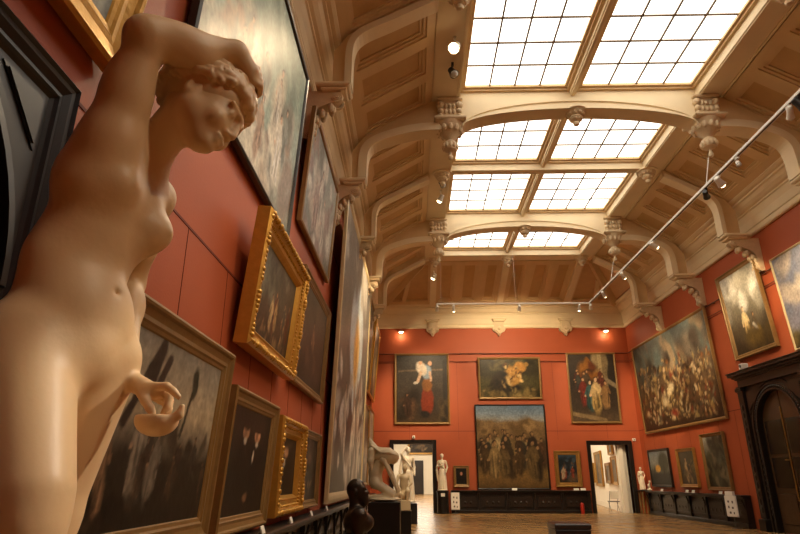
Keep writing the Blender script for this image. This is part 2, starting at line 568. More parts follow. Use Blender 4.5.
    # curls along the brow
    for j in range(26):
        ph = -1.5 + 3.0 * j / 25
        dirl = unit(lh * math.sin(ph) + uh * math.cos(ph) * 0.86 + fh * (0.62 - 0.25 * abs(ph)))
        q = hc + lh * (dirl @ lh) * rad[0] + fh * (dirl @ fh) * rad[1] + uh * (dirl @ uh) * rad[2]
        r_ = 0.011 + 0.006 * rng.random()
        Hh.ell(q, (r_, r_ * 1.15, r_ * 1.3), frame_from(V(rng.random() - .5, rng.random() - .5, rng.random()), V(0.3, 0.4, 0.7)), 0.004)
        Hh.ell(q + dirl * r_ * 0.9, (0.004, 0.004, 0.010), None, 0.004, 's')
    # knot at the nape
    kc = HC - fh * 0.100 - uh * 0.004
    Hh.ell(kc, (0.052, 0.042, 0.048), Rh, 0.012)
    for j in range(7):
        a = j * 0.9
        p0 = kc + (lh * math.cos(a) + uh * math.sin(a)) * 0.036 - fh * 0.012
        p1 = kc + (lh * math.cos(a + 1.3) + uh * math.sin(a + 1.3)) * 0.026 - fh * 0.034
        Hh.cap(p0, p1, 0.016, 0.012, 0.003)
    # keep the hair off the raised hand and the forehead contact clean
    Hh.build('hair', MARBLE, root, 1)
    # --- plinth carved with the figure
    pb = MB()
    pb.bevbox(-1.02, -0.48, 1.04, 1.66, 0.90, 0.965, 0.012)
    pb.build('plinth', MARBLE, root)
    for ch in root.children:
        ch.matrix_parent_inverse = inv
    return root


build_nude()
pd = thing('pedestal', 'tall dark wooden pedestal carrying the large nude marble statue', 'pedestal', (-0.75, 1.35, 0))
_pw = mat('pedestal_wood', srgb('#2a2019'), rough=0.4, noise=(6, 0.3))
MB().bevbox(-0.26, 0.26, -0.30, 0.30, 0.10, 0.82, 0.01).build('shaft', _pw, pd)
MB().bevbox(-0.32, 0.32, -0.36, 0.36, 0.0, 0.10, 0.02).build('base', _pw, pd)
MB().bevbox(-0.31, 0.31, -0.35, 0.35, 0.82, 0.90, 0.02).build('cap_moulding', _pw, pd)
# ================================================================= the room
XL, XR, YE, YB = -2.07, 10.93, 29.9, -7.0
XC = 4.43
ZCOR = 8.83            # underside of the cornice
ZA, ZB = 9.95, 11.12   # foot and head of the sloping ceiling
AL, BL_, AR, BR_ = -1.42, 0.56, 10.28, 8.36
YEA, YEB = 29.25, 26.05
RIBS = [-1.9, 2.0, 5.9, 9.8, 13.7, 17.6, 21.5, 25.4]
MAJOR = (-1.9, 5.9, 13.7, 21.5)

def wall_paint(name, c):
    """painted boards: faint vertical and horizontal joints, mottled paint"""
    m = mat(name, srgb(c), rough=0.55, noise=(1.3, 0.10), bump=(40, 0.002), spec=0.35)
    return m

RED = wall_paint('red_wall_paint', '#ac5431')
JOINT = mat('wall_joint', srgb('#6d2a1a'), rough=0.7)
CREAM = mat('cream_plaster', srgb('#e6d3ae'), rough=0.6, noise=(2.0, 0.08), bump=(30, 0.002))
TAN = mat('tan_painted_wood', srgb('#d4b586'), rough=0.55, noise=(3.0, 0.12), bump=(40, 0.002), stretch=(1, 0.3, 1))
PANEL = mat('shade_tinted_ceiling_panel', srgb('#c29c69'), rough=0.6, noise=(3.0, 0.14), bump=(40, 0.002))  # same paint as the battens, browned to stand in for recess shade
WHITE = mat('white_wall_paint', srgb('#e9e2d2'), rough=0.7, noise=(2, 0.04))
BLACKW = mat('black_stained_wood', srgb('#1d1713'), rough=0.36, noise=(7, 0.25), bump=(50, 0.002), stretch=(1, 1, 0.2))
DARKW = mat('dark_carved_wood', srgb('#231b15'), rough=0.32, noise=(6, 0.25), bump=(60, 0.003))
GLASSW = emit_mat('milky_skylight_glass', srgb('#fff6e6'), 3.2)
BAR = mat('glazing_bar_iron', srgb('#6b5438'), rough=0.5)


def floor_mat():
    m = bpy.data.materials.new('waxed_parquet'); m.use_nodes = True
    nt = m.node_tree; b = nt.nodes['Principled BSDF']; L = nt.links
    tc = nt.nodes.new('ShaderNodeTexCoord')
    mp = nt.nodes.new('ShaderNodeMapping'); mp.inputs['Rotation'].default_value = (0, 0, math.radians(45))
    L.new(tc.outputs['Object'], mp.inputs['Vector'])
    br = nt.nodes.new('ShaderNodeTexBrick')
    br.inputs['Scale'].default_value = 1.0
    br.inputs['Brick Width'].default_value = 0.9
    br.inputs['Row Height'].default_value = 0.11
    br.inputs['Mortar Size'].default_value = 0.004
    br.inputs['Color1'].default_value = (*srgb('#c49c66'), 1)
    br.inputs['Color2'].default_value = (*srgb('#a67f4e'), 1)
    br.inputs['Mortar'].default_value = (*srgb('#573c22'), 1)
    L.new(mp.outputs['Vector'], br.inputs['Vector'])
    nz = nt.nodes.new('ShaderNodeTexNoise'); nz.inputs['Scale'].default_value = 3.0; nz.inputs['Detail'].default_value = 6
    L.new(mp.outputs['Vector'], nz.inputs['Vector'])
    mx = nt.nodes.new('ShaderNodeMix'); mx.data_type = 'RGBA'; mx.blend_type = 'MULTIPLY'; mx.inputs[0].default_value = 0.35
    L.new(br.outputs['Color'], mx.inputs[6]); L.new(nz.outputs['Fac'], mx.inputs[7])
    L.new(mx.outputs[2], b.inputs['Base Color'])
    b.inputs['Roughness'].default_value = 0.27
    bp = nt.nodes.new('ShaderNodeBump'); bp.inputs['Strength'].default_value = 0.25; bp.inputs['Distance'].default_value = 0.004
    L.new(nz.outputs['Fac'], bp.inputs['Height']); L.new(bp.outputs['Normal'], b.inputs['Normal'])
    return m


PARQUET = floor_mat()


def struct(name, mb, m, parent=None, smooth=False, angle=None):
    o = mb.build(name, m, parent, smooth, angle)
    if parent is None:
        o['kind'] = 'structure'
    return o


# ---- floor and walls
floor = struct('floor', MB().box(XL - 0.3, 14.0, YB, 70.0, -0.2, 0.0), PARQUET)
struct('wall_left', MB().box(XL - 0.3, XL, YB, YE + 0.3, 0, 10.6), RED)
struct('wall_right', MB().box(XR, XR + 0.3, YB, YE + 0.3, 0, 10.6), RED)
struct('wall_rear', MB().box(XL - 0.3, XR + 0.3, YB - 0.3, YB, 0, 11.8), RED)
D1 = (-0.98, 0.90, 3.10)      # left doorway in the end wall: x0, x1, height
D2 = (8.50, 10.28, 3.05)      # right doorway
we = MB()
for x0, x1, z0, z1 in ((XL - 0.3, D1[0], 0, 10.6), (D1[0], D1[1], D1[2], 10.6), (D1[1], D2[0], 0, 10.6), (D2[0], D2[1], D2[2], 10.6), (D2[1], XR + 0.3, 0, 10.6)):
    we.box(x0, x1, YE, YE + 0.3, z0, z1)
struct('wall_end', we, RED)
# board joints: thin recess-coloured beads standing a few millimetres proud
j = MB()
for z in (3.70, 7.05):
    j.box(XL, XL + 0.006, YB, YE, z - 0.012, z + 0.012)
    j.box(XR - 0.006, XR, YB, YE, z - 0.012, z + 0.012)
    j.box(XL, XR, YE - 0.006, YE, z - 0.012, z + 0.012)
y = -6.0
while y < YE:
    for x0 in (XL, XR - 0.004):
        j.box(x0, x0 + 0.004, y - 0.004, y + 0.004, 0, 3.7)
    y += 1.22
for x in (-0.2, 2.2, 4.6, 7.0, 9.4):
    j.box(x - 0.005, x + 0.005, YE - 0.004, YE, 3.3, 7.05)
struct('trim_1', j, JOINT)
# picture rail with hooks along the end and the right wall
pr = MB()
pr.tube((XL + 0.1, YE - 0.07, 7.50), (XR - 0.07, YE - 0.07, 7.50), 0.022, n=8)
pr.tube((XL + 0.1, YE - 0.06, 7.10), (XR - 0.07, YE - 0.06, 7.10), 0.012, n=6)
pr.tube((XR - 0.07, 3.0, 7.50), (XR - 0.07, YE - 0.07, 7.50), 0.022, n=8)
pr.tube((XR - 0.06, 3.0, 7.10), (XR - 0.06, YE - 0.07, 7.10), 0.012, n=6)
for x in np.arange(-1.5, 10.8, 0.98):
    pr.tube((x, YE, 7.50), (x, YE - 0.09, 7.50), 0.03, n=6)
for y in np.arange(4, 29.5, 1.4):
    pr.tube((XR, y, 7.50), (XR - 0.09, y, 7.50), 0.03, n=6)
struct('trim_2', pr, mat('rail_iron', srgb('#4a2a1c'), rough=0.45))

# ---- cornice: one profile swept round left, end and right wall
prof = [(0, 8.83), (0.09, 8.83), (0.12, 8.87), (0.12, 8.93), (0.07, 8.96), (0.07, 9.03), (0.10, 9.05), (0.13, 9.30), (0.19, 9.50), (0.23, 9.52),
        (0.23, 9.57), (0.30, 9.60), (0.38, 9.68), (0.44, 9.78), (0.50, 9.80), (0.50, 9.86), (0.58, 9.88), (0.65, 9.93), (0.65, 10.0)]
rows = []
for d, z in prof:
    rows.append([(XL + d, YB, z), (XL + d, YE - d, z), (XR - d, YE - d, z), (XR - d, YB, z)])
struct('cornice', MB().strip(rows), CREAM)['label'] = 'moulded cream cornice running round the red walls'


# ---- ceiling: border soffit, cross beams, sloping panelled sides
ce = MB()
zs, zt = 11.15, 11.62
ce.box(BL_, 1.31, YB, YEB, zs, zt + 0.3)
ce.box(7.65, BR_, YB, YEB, zs, zt + 0.3)
ce.box(1.31, 7.65, 25.34, YEB, zs, zt + 0.3)
for yk in RIBS[:-1]:
    ce.box(1.31, 7.65, yk - 0.15, yk + 0.15, zs + 0.02, zt + 0.3)
# fine edge beads on the soffit
for x in (BL_ + 0.06, 1.25, 7.71, BR_ - 0.06):
    ce.box(x - 0.03, x + 0.03, YB, YEB, zs - 0.035, zs)
struct('ceiling', ce, CREAM)
cr = MB()
cr.box(4.29, 4.45, YB, 25.34, 11.30, zt + 0.2)
cr.box(4.32, 4.42, YB, 25.34, 11.25, 11.30)
struct('ceiling_rib', cr, CREAM)['label'] = 'long central ceiling rib between the two rows of skylights'
# the opaque deck over everything, so daylight comes only through the glass
dk = MB()
dk.box(XL - 0.3, XR + 0.3, YB - 0.3, YE + 0.3, 12.1, 12.3)
struct('ceiling_deck', dk, TAN)


def slope(name, A, B, y0, y1, side):
    """sloping side of the ceiling from A (foot) to B (head) in x-z, with battens and sunk panels"""
    A = Vector((A[0], 0, A[1])); B = Vector((B[0], 0, B[1]))
    v = (B - A); ln = v.length; v.normalize()
    w = Vector((v.z, 0, -v.x)) if side == 'left' else Vector((-v.z, 0, v.x))    # into the room
    M = Matrix((( 0, v.x, w.x, A.x), (1, 0, 0, 0), (0, v.z, w.z, A.z), (0, 0, 0, 1)))
    back = MB().box(y0, y1, 0, ln, -0.30, -0.12, M)
    fr = MB()
    fr.box(y0, y1, 0, 0.24, -0.14, 0.0, M)
    fr.box(y0, y1, ln - 0.22, ln, -0.14, 0.0, M)
    ml = MB()
    ys = sorted([r for r in RIBS if y0 <= r <= y1] + [y1])
    edges = []
    for a in [y0 - 0.0] + ys:
        edges.append(a)
    stiles = []
    for a, b in zip(edges[:-1], edges[1:]):
        n = 3 if b - a > 2.5 else 1
        for q in range(n):
            stiles.append((a + (b - a) * q / n, a + (b - a) * (q + 1) / n))
    for a, b in stiles:
        fr.box(a - 0.17, a + 0.17, 0.24, ln - 0.22, -0.14, 0.0, M)
        p0, p1, q0, q1 = a + 0.17, b - 0.17, 0.24, ln - 0.22
        # stepped moulding inside each panel
        for s_, h in ((0.0, -0.04), (0.07, -0.085)):
            i0, i1 = s_, s_ + 0.075
            for (u0, u1, t0, t1) in ((p0 + i0, p1 - i0, q0 + i0, q0 + i1), (p0 + i0, p1 - i0, q1 - i1, q1 - i0),
                                     (p0 + i0, p0 + i1, q0 + i1, q1 - i1), (p1 - i1, p1 - i0, q0 + i1, q1 - i1)):
                ml.box(u0, u1, t0, t1, -0.13, h, M)
    p = struct(name, back, PANEL)
    fr.build('batten', TAN, p)
    ml.build('panel_moulding', TAN, p)
    return p


slope('ceiling_left', (AL, ZA), (BL_, ZB), YB, 26.0, 'left')
slope('ceiling_right', (AR, ZA), (BR_, ZB), YB, 26.0, 'right')


def end_slope():
    A = Vector((0, YEA, ZA)); B = Vector((0, YEB, ZB))
    v = (B - A); ln = v.length; v.normalize()
    w = Vector((0, -v.z, v.y)); w = -w if w.z > 0 else w
    M = Matrix(((1, 0, 0, 0), (0, v.y, w.y, A.y), (0, v.z, w.z, A.z), (0, 0, 0, 1)))
    def P(x, t, h): return M @ Vector((x, t, h))
    xl = lambda t: AL + (BL_ - AL) * t / ln
    xr = lambda t: AR + (BR_ - AR) * t / ln
    bk = MB().add([P(AL - .2, 0, -0.12), P(AR + .2, 0, -0.12), P(BR_ + .2, ln, -0.12), P(BL_ - .2, ln, -0.12),
                   P(AL - .2, 0, -0.25), P(AR + .2, 0, -0.25), P(BR_ + .2, ln, -0.25), P(BL_ - .2, ln, -0.25)],
                  [(0, 1, 2, 3), (7, 6, 5, 4), (0, 4, 5, 1), (1, 5, 6, 2), (2, 6, 7, 3), (3, 7, 4, 0)])
    # the two corner cheeks that close the hips on the left and right slopes
    for sx, Ax, Bx in ((1, AL, BL_), (-1, AR, BR_)):
        d = 0.10
        bk.add([(Ax - sx * 0.02, 25.9, ZA + d), (Bx, 25.9, ZB + d), (Bx, YEB + 0.02, ZB + d), (Ax - sx * 0.02, YEA + 0.05, ZA + d),
                (Ax - sx * 0.02, 25.9, ZA + d + .15), (Bx, 25.9, ZB + d + .15), (Bx, YEB + 0.02, ZB + d + .15), (Ax - sx * 0.02, YEA + 0.05, ZA + d + .15)],
               [(0, 1, 2, 3), (7, 6, 5, 4), (0, 4, 5, 1), (1, 5, 6, 2), (2, 6, 7, 3), (3, 7, 4, 0)])
    fr = MB(); ml = MB()
    def quad(mb, x00, x01, t0, x10, x11, t1, h0, h1):
        mb.add([P(x00, t0, h0), P(x01, t0, h0), P(x11, t1, h0), P(x10, t1, h0), P(x00, t0, h1), P(x01, t0, h1), P(x11, t1, h1), P(x10, t1, h1)],
               [(0, 1, 2, 3), (7, 6, 5, 4), (0, 4, 5, 1), (1, 5, 6, 2), (2, 6, 7, 3), (3, 7, 4, 0)])
    t0, t1 = 0.28, ln - 0.26
    quad(fr, AL, AR, 0, xl(t0), xr(t0), t0, -0.14, 0)
    quad(fr, xl(t1), xr(t1), t1, BL_, BR_, ln, -0.14, 0)
    xs = [1.02, 2.20, 3.30, 4.43, 5.56, 6.66, 7.84]
    for x in xs:
        hw = 0.26 if x in (1.02, 4.43, 7.84) else 0.16
        quad(fr, x - hw, x + hw, t0, x - hw, x + hw, t1, -0.14, 0.0)
    for a, b in zip(xs[:-1], xs[1:]):
        p0 = a + (0.26 if a in (1.02, 4.43, 7.84) else 0.16); p1 = b - (0.26 if b in (1.02, 4.43, 7.84) else 0.16)
        for s_, h in ((0.0, -0.04), (0.07, -0.085)):
            i0, i1 = s_, s_ + 0.075
            for u0, u1, q0, q1 in ((p0 + i0, p1 - i0, t0 + i0, t0 + i1), (p0 + i0, p1 - i0, t1 - i1, t1 - i0), (p0 + i0, p0 + i1, t0 + i1, t1 - i1), (p1 - i1, p1 - i0, t0 + i1, t1 - i1)):
                ml.box(u0, u1, q0, q1, -0.13, h, M)
    # hip beams
    for a, b in (((AL, YEA, ZA), (BL_, YEB, ZB)), ((AR, YEA, ZA), (BR_, YEB, ZB))):
        fr.tube(a, b, 0.20, n=4)
    # corner panels between hip and first straight rib
    for sg, xr_, xa in ((1, 0.76, AL), (-1, 8.10, AR)):
        for q in (0.45, ):
            x_ = xa + (xr_ - xa) * q
            quad(fr, x_ - 0.1, x_ + 0.1, t0, x_ - 0.1 + sg * 0.25, x_ + 0.1 + sg * 0.25, t0 + (t1 - t0) * 0.55, -0.14, -0.02)
    p = struct('ceiling_end', bk, PANEL)
    fr.build('batten', TAN, p); ml.build('panel_moulding', TAN, p)
    # straight ribs down the end slope onto the frieze corbels
    rb = MB()
    for x in (1.02, 4.43, 7.84):
        rb.box(x - 0.15, x + 0.15, 0.02, ln, 0.0, 0.12, M)
    rb.build('slope_rib', CREAM, p)


end_slope()

# ---- skylights
wi = 0
for y0, y1 in zip(RIBS[:-1], RIBS[1:]):
    for x0, x1 in ((1.31, 4.29), (4.45, 7.65)):
        wi += 1
        a, b = y0 + 0.15, (y1 - 0.15 if y1 < 25 else 25.34)
        fr = MB()
        # moulded frame in two steps around the glass
        for d0, d1, z in ((0.0, 0.08, 11.40), (0.08, 0.15, 11.46)):
            for u0, u1, t0, t1 in ((x0 + d0, x1 - d0, a + d0, a + d1), (x0 + d0, x1 - d0, b - d1, b - d0), (x0 + d0, x0 + d1, a + d1, b - d1), (x1 - d1, x1 - d0, a + d1, b - d1)):
                fr.box(u0, u1, t0, t1, z, 11.70)
        w = struct('window_%d' % wi, fr, TAN)
        gx0, gx1, ga, gb = x0 + 0.14, x1 - 0.14, a + 0.14, b - 0.14
        MB().box(gx0, gx1, ga, gb, 11.53, 11.56).build('pane', GLASSW, w)
        bars = MB()
        for q in range(1, 4):
            xx = gx0 + (gx1 - gx0) * q / 4
            bars.box(xx - 0.020, xx + 0.020, ga, gb, 11.49, 11.54)
            yy = ga + (gb - ga) * q / 4
            bars.box(gx0, gx1, yy - 0.020, yy + 0.020, 11.495, 11.54)
        bars.build('glazing_bar', BAR, w)

# ---- big arches under the cross beams and curved ribs down to the corbels
for i, yk in enumerate(RIBS):
    maj = yk in MAJOR
    if maj:
        arc = ellipse_arc(XC, 10.26, 3.10, 0.56, 0, PI, 28)
        poly = [(XC + 3.10, 11.17)] + arc + [(XC - 3.10, 11.17)]
        am = MB().prism(poly, 'y', yk - 0.20, yk + 0.20)
        a = struct('arch_beam', am, CREAM)
        a['label'] = 'shallow cream arch spanning the room below the skylights'
        # archivolt bands
        av = MB()
        for d0, d1, t in ((0.0, 0.09, 0.26), (0.24, 0.30, 0.24)):
            o1 = ellipse_arc(XC, 10.26, 3.10, 0.56 + d1, 0.02, PI - 0.02, 28)
            o0 = ellipse_arc(XC, 10.26, 3.08, 0.56 + d0 - 0.03, 0.02, PI - 0.02, 28)
            rows = [[(p[0], yk - t, p[1]) for p in o0], [(p[0], yk + t, p[1]) for p in o0], [(p[0], yk + t, p[1]) for p in o1], [(p[0], yk - t, p[1]) for p in o1]]
            av.strip(rows + [rows[0]])
        av.build('archivolt', CREAM, a)
    for sg in (1, -1):
        X = lambda d: XC + sg * d
        land = 5.62 if sg < 0 else 5.42          # where the rib meets its corbel, measured from the centre line
        if maj:
            hw, band = 0.17, 0.20
            ctrl = [(3.62, 10.22), (4.30, 10.20), (4.85, 10.05), (land - 0.06, 9.80), (land, 9.35), (land, 8.80)]
        else:
            hw, band = 0.11, 0.12
            ctrl = [(3.85, 10.86), (4.40, 10.58), (4.95, 10.26), (land - 0.02, 9.98), (land, 9.40), (land, 8.80)]

        def curve(pts, off):
            """smooth B-spline through the control polygon, shifted by off towards the slope"""
            P_ = [pts[0], pts[0]] + pts + [pts[-1], pts[-1]]
            out = []
            for q in range(len(P_) - 3):
                for u_ in range(5):
                    u = u_ / 5
                    b = ((1 - u) ** 3 / 6, (3 * u ** 3 - 6 * u ** 2 + 4) / 6, (-3 * u ** 3 + 3 * u ** 2 + 3 * u + 1) / 6, u ** 3 / 6)
                    out.append(tuple(sum(b[m] * P_[q + m][c] for m in range(4)) for c in (0, 1)))
            out.append(pts[-1])
            res = []
            for q, p in enumerate(out):
                a_, b_ = out[max(0, q - 1)], out[min(len(out) - 1, q + 1)]
                dx, dz = b_[0] - a_[0], b_[1] - a_[1]
                l_ = math.hypot(dx, dz) or 1
                res.append((p[0] - dz / l_ * off, p[1] + dx / l_ * off))
            return res
        arc = curve(ctrl, 0)
        top = [(5.98, 8.84), (5.98, 9.6), (5.70, 10.02), (3.90, 11.12), (ctrl[0][0], 11.12)]
        poly = [(X(p[0]), p[1]) for p in arc + top]
        rb = struct('ceiling_rib', MB().prism(poly, 'y', yk - hw, yk + hw), TAN)
        rb['label'] = 'curved ceiling rib sweeping from the skylight border down to the wall'
        o0 = [(X(p[0]), p[1]) for p in curve(ctrl, -0.02)]
        o1 = [(X(p[0]), p[1]) for p in curve(ctrl, band)]
        t = hw + 0.07
        rows = [[(p[0], yk - t, p[1]) for p in o0], [(p[0], yk + t, p[1]) for p in o0], [(p[0], yk + t, p[1]) for p in o1], [(p[0], yk - t, p[1]) for p in o1]]
        rm = MB().strip(rows + [rows[0]])
        rm.build('archivolt', CREAM, rb)

# ---- carved ornaments
ORN = mat('carved_cream_plaster', srgb('#d6bf9a'), rough=0.55, noise=(12, 0.15), bump=(35, 0.006))
NTH = ['', 'second ', 'third ', 'fourth ', 'fifth ', 'sixth ', 'seventh ', 'eighth ']


def make_corbel():
    """console in local axes: +x points from the wall into the room, origin on the wall at the console's foot"""
    t = thing('wall_corbel', 'x', 'corbel', group='carved corbels under the ceiling ribs')
    prof = [(0, 0), (0.08, -0.03), (0.16, 0.02), (0.20, 0.12), (0.16, 0.22), (0.13, 0.38), (0.16, 0.54), (0.27, 0.68), (0.45, 0.76), (0.62, 0.84), (0.70, 0.94), (0.68, 1.04), (0.40, 1.04), (0, 1.06)]
    co_ = MB().prism(prof, 'y', -0.13, 0.13)
    ab = MB()
    ab.bevbox(0.30, 0.78, -0.21, 0.21, 1.03, 1.10, 0.02)
    ab.bevbox(0.20, 0.85, -0.26, 0.26, 1.10, 1.20, 0.03)
    ab.build('abacus', CREAM, t)
    vo = co_
    for s_ in (-1, 1):
        for (x, z, r) in ((0.60, 0.90, 0.12), (0.12, 0.10, 0.09)):
            for k, rr in enumerate((r, r * 0.65, r * 0.35)):
                vo.tube((x, s_ * 0.10, z), (x, s_ * (0.15 + 0.02 * k), z), rr, rr * 0.92, n=14)
    lf = co_
    for k in range(5):
        z = 0.18 + 0.13 * k; x = 0.14 + 0.34 * (k / 4) ** 2.2
        for s_ in (-1, 0, 1):
            lf.sphere((x + 0.04 - abs(s_) * 0.03, s_ * 0.085, z), 0.085, 8, 6, (0.7, 0.75, 1.15))
    co_.build('console', ORN, t, True, 40)
    return t


side_names = {'L': 'left', 'R': 'right'}
proto = make_corbel()
first = True
order = {25.4: 'nearest end wall', 21.5: 'second from end wall', 17.6: 'third from end wall', 13.7: 'fourth from end wall', 9.8: 'fifth from end wall'}
for yk in RIBS[3:]:
    for S_ in 'LR':
        lab = 'carved cream corbel under a rib, %s red wall, %s' % (side_names[S_], order[yk])
        c = proto if first else copy_tree(proto)
        first = False
        c['label'] = lab
        c.location = (XL if S_ == 'L' else XR, yk, 7.60)
        c.scale = (1.04 if S_ == 'L' else 1.28, 1, 1)
        c.rotation_euler = (0, 0, 0 if S_ == 'L' else PI)


def make_drop_corbel():
    """shield-shaped carved corbel on the end frieze; +y points out of the wall, origin at its pointed foot"""
    t = thing('wall_corbel', 'x', 'corbel', group='carved corbels on the end wall frieze')
    b = MB()
    half = [(0.0, 0.0), (0.06, 0.03), (0.10, 0.12), (0.20, 0.20), (0.29, 0.24), (0.33, 0.34), (0.28, 0.44), (0.24, 0.52), (0.24, 0.72)]
    poly = half + [(-p[0], p[1]) for p in reversed(half[1:])]
    b.prism(poly, 'y', 0.0, 0.20)
    b.prism([(p[0] * .7, 0.08 + p[1] * .8) for p in poly], 'y', 0.18, 0.30)
    for sx in (-1, 1):
        for k, rr in enumerate((0.10, 0.065, 0.035)):
            b.tube((sx * 0.235, 0.15, 0.34), (sx * 0.235, 0.24 + 0.03 * k, 0.34), rr, rr * .92, n=14)
    b.sphere((0, 0.28, 0.34), 0.10, 10, 7); b.sphere((0, 0.22, 0.12), 0.07, 8, 6, (1, 1, 1.4)); b.sphere((0, 0.14, 0.02), 0.05, 8, 6)
    b.build('console', ORN, t, True, 40)
    a = MB(); a.bevbox(-0.30, 0.30, 0.0, 0.36, 0.72, 0.80, 0.02); a.bevbox(-0.36, 0.36, 0.0, 0.42, 0.80, 0.88, 0.02)
    a.build('abacus', CREAM, t)
    return t


proto = make_drop_corbel()
for k, (x, lab) in enumerate(((1.02, 'above the left doorway'), (4.43, 'above the middle paintings'), (7.84, 'above the upright painting of steps'))):
    c = proto if k == 0 else copy_tree(proto)
    c['label'] = 'carved shield-shaped corbel on the end wall frieze ' + lab
    c.location = (x, YE, 8.42); c.rotation_euler = (0, 0, PI)


def make_pendant():
    t = thing('ceiling_pendant', 'x', 'pendant', group='carved pendants where the arches meet the ribs')
    b = MB()
    b.bevbox(-0.25, 0.25, -0.25, 0.25, -0.62, 0.0, 0.02)
    b.bevbox(-0.34, 0.34, -0.34, 0.34, -0.10, 0.0, 0.03)
    c = b
    for sx in (-1, 1):
        for sy in (-1, 1):
            for k, (r, z) in enumerate(((0.11, -0.22), (0.085, -0.40), (0.065, -0.54))):
                c.sphere((sx * 0.25, sy * 0.25, z), r, 8, 6)
    for a in range(4):
        for u in (-0.11, 0.11, 0):
            for z in (-0.25, -0.42):
                p = Matrix.Rotation(a * PI / 2, 4, 'Z') @ Vector((0.255, u, z))
                c.sphere(p, 0.055, 8, 6, (1, 1, 1.5))
    b.build('block', ORN, t, True, 40)
    pl = MB()
    pl.bevbox(-0.42, 0.42, -0.42, 0.42, -0.72, -0.62, 0.03)
    pl.lathe([(0.02, -1.75), (0.06, -1.72), (0.07, -1.66), (0.03, -1.58), (0.04, -1.52), (0.16, -1.46), (0.20, -1.36), (0.17, -1.24), (0.10, -1.18), (0.13, -1.12), (0.26, -0.98), (0.36, -0.82), (0.40, -0.72)], 20)
    lv = pl
    for k in range(12):
        a = 2 * PI * k / 12
        lv.sphere((0.31 * math.cos(a), 0.31 * math.sin(a), -0.88), 0.085, 8, 6, (0.8, 0.8, 1.3))
        lv.sphere((0.19 * math.cos(a), 0.19 * math.sin(a), -1.36), 0.045, 6, 5, (0.8, 0.8, 1.8))
    pl.build('drop', ORN, t, True, 35)
    return t


proto = make_pendant()
first = True
for yk, w in ((13.7, 'at the nearer arch'), (21.5, 'at the farther arch'), (5.9, 'overhead at the nearest arch')):
    for sg, s_ in ((-1, 'left'), (1, 'right')):
        c = proto if first else copy_tree(proto)
        first = False
        c.location = (XC + sg * 3.40, yk, 11.15)
        c['label'] = 'large carved ceiling pendant %s, %s end of its span' % (w, s_)


def make_boss(r):
    t = thing('ceiling_boss', 'x', 'boss', group='turned bosses on the ceiling beams')
    lv = MB().lathe([(0.02, -0.42), (0.07, -0.40), (0.09, -0.34), (0.06, -0.30), (0.15, -0.26), (0.19, -0.20), (0.15, -0.14), (0.22, -0.11), (0.27, -0.06), (0.28, 0.0)], 22)
    for k in range(10):
        a = 2 * PI * k / 10
        lv.sphere((0.20 * math.cos(a), 0.20 * math.sin(a), -0.10), 0.055, 8, 6, (1, 1, 0.8))
        lv.sphere((0.13 * math.cos(a), 0.13 * math.sin(a), -0.24), 0.04, 6, 5)
    lv.build('turned_body', ORN, t, True, 40)
    MB().lathe([(0.30, -0.03), (0.34, -0.02), (0.34, 0.02), (0.30, 0.02)], 22).build('collar', CREAM, t, True, 40)
    return t


proto = make_boss(1)
first = True
spots = [(XC + sg * 3.40, yk, 11.13, 'on the %s skylight border, %s' % ('left' if sg < 0 else 'right', w)) for yk, w in ((9.8, 'before the nearer arch'), (17.6, 'between the two arches'), (25.75, 'at the end slope')) for sg in (-1, 1)]
spots += [(XC, 13.7, 10.83, 'under the crown of the nearer arch'), (XC, 21.5, 10.83, 'under the crown of the farther arch'), (XC, 25.75, 11.13, 'in the middle at the head of the end slope')]
for x, y, z, w in spots:
    c = proto if first else copy_tree(proto)
    first = False
    c.location = (x, y, z)
    c['label'] = 'turned plaster boss ' + w
# ================================================================= framed paintings
def canvas_mat():
    m = bpy.data.materials.new('painted_canvas'); m.use_nodes = True
    nt = m.node_tree; b = nt.nodes['Principled BSDF']; L = nt.links
    at = nt.nodes.new('ShaderNodeAttribute'); at.attribute_name = 'Paint'
    tc = nt.nodes.new('ShaderNodeTexCoord')
    nz = nt.nodes.new('ShaderNodeTexNoise'); nz.inputs['Scale'].default_value = 14; nz.inputs['Detail'].default_value = 6
    L.new(tc.outputs['Object'], nz.inputs['Vector'])
    rp = nt.nodes.new('ShaderNodeMapRange'); rp.inputs[1].default_value = 0.3; rp.inputs[2].default_value = 0.7
    rp.inputs[3].default_value = 0.70; rp.inputs[4].default_value = 1.10
    L.new(nz.outputs['Fac'], rp.inputs[0])
    mx = nt.nodes.new('ShaderNodeMix'); mx.data_type = 'RGBA'; mx.blend_type = 'MULTIPLY'; mx.inputs[0].default_value = 1.0
    L.new(at.outputs['Color'], mx.inputs[6]); L.new(rp.outputs[0], mx.inputs[7])
    L.new(mx.outputs[2], b.inputs['Base Color'])
    b.inputs['Roughness'].default_value = 0.42
    b.inputs['Specular IOR Level'].default_value = 0.28
    bp = nt.nodes.new('ShaderNodeBump'); bp.inputs['Strength'].default_value = 0.3; bp.inputs['Distance'].default_value = 0.006
    L.new(nz.outputs['Fac'], bp.inputs['Height']); L.new(bp.outputs['Normal'], b.inputs['Normal'])
    return m


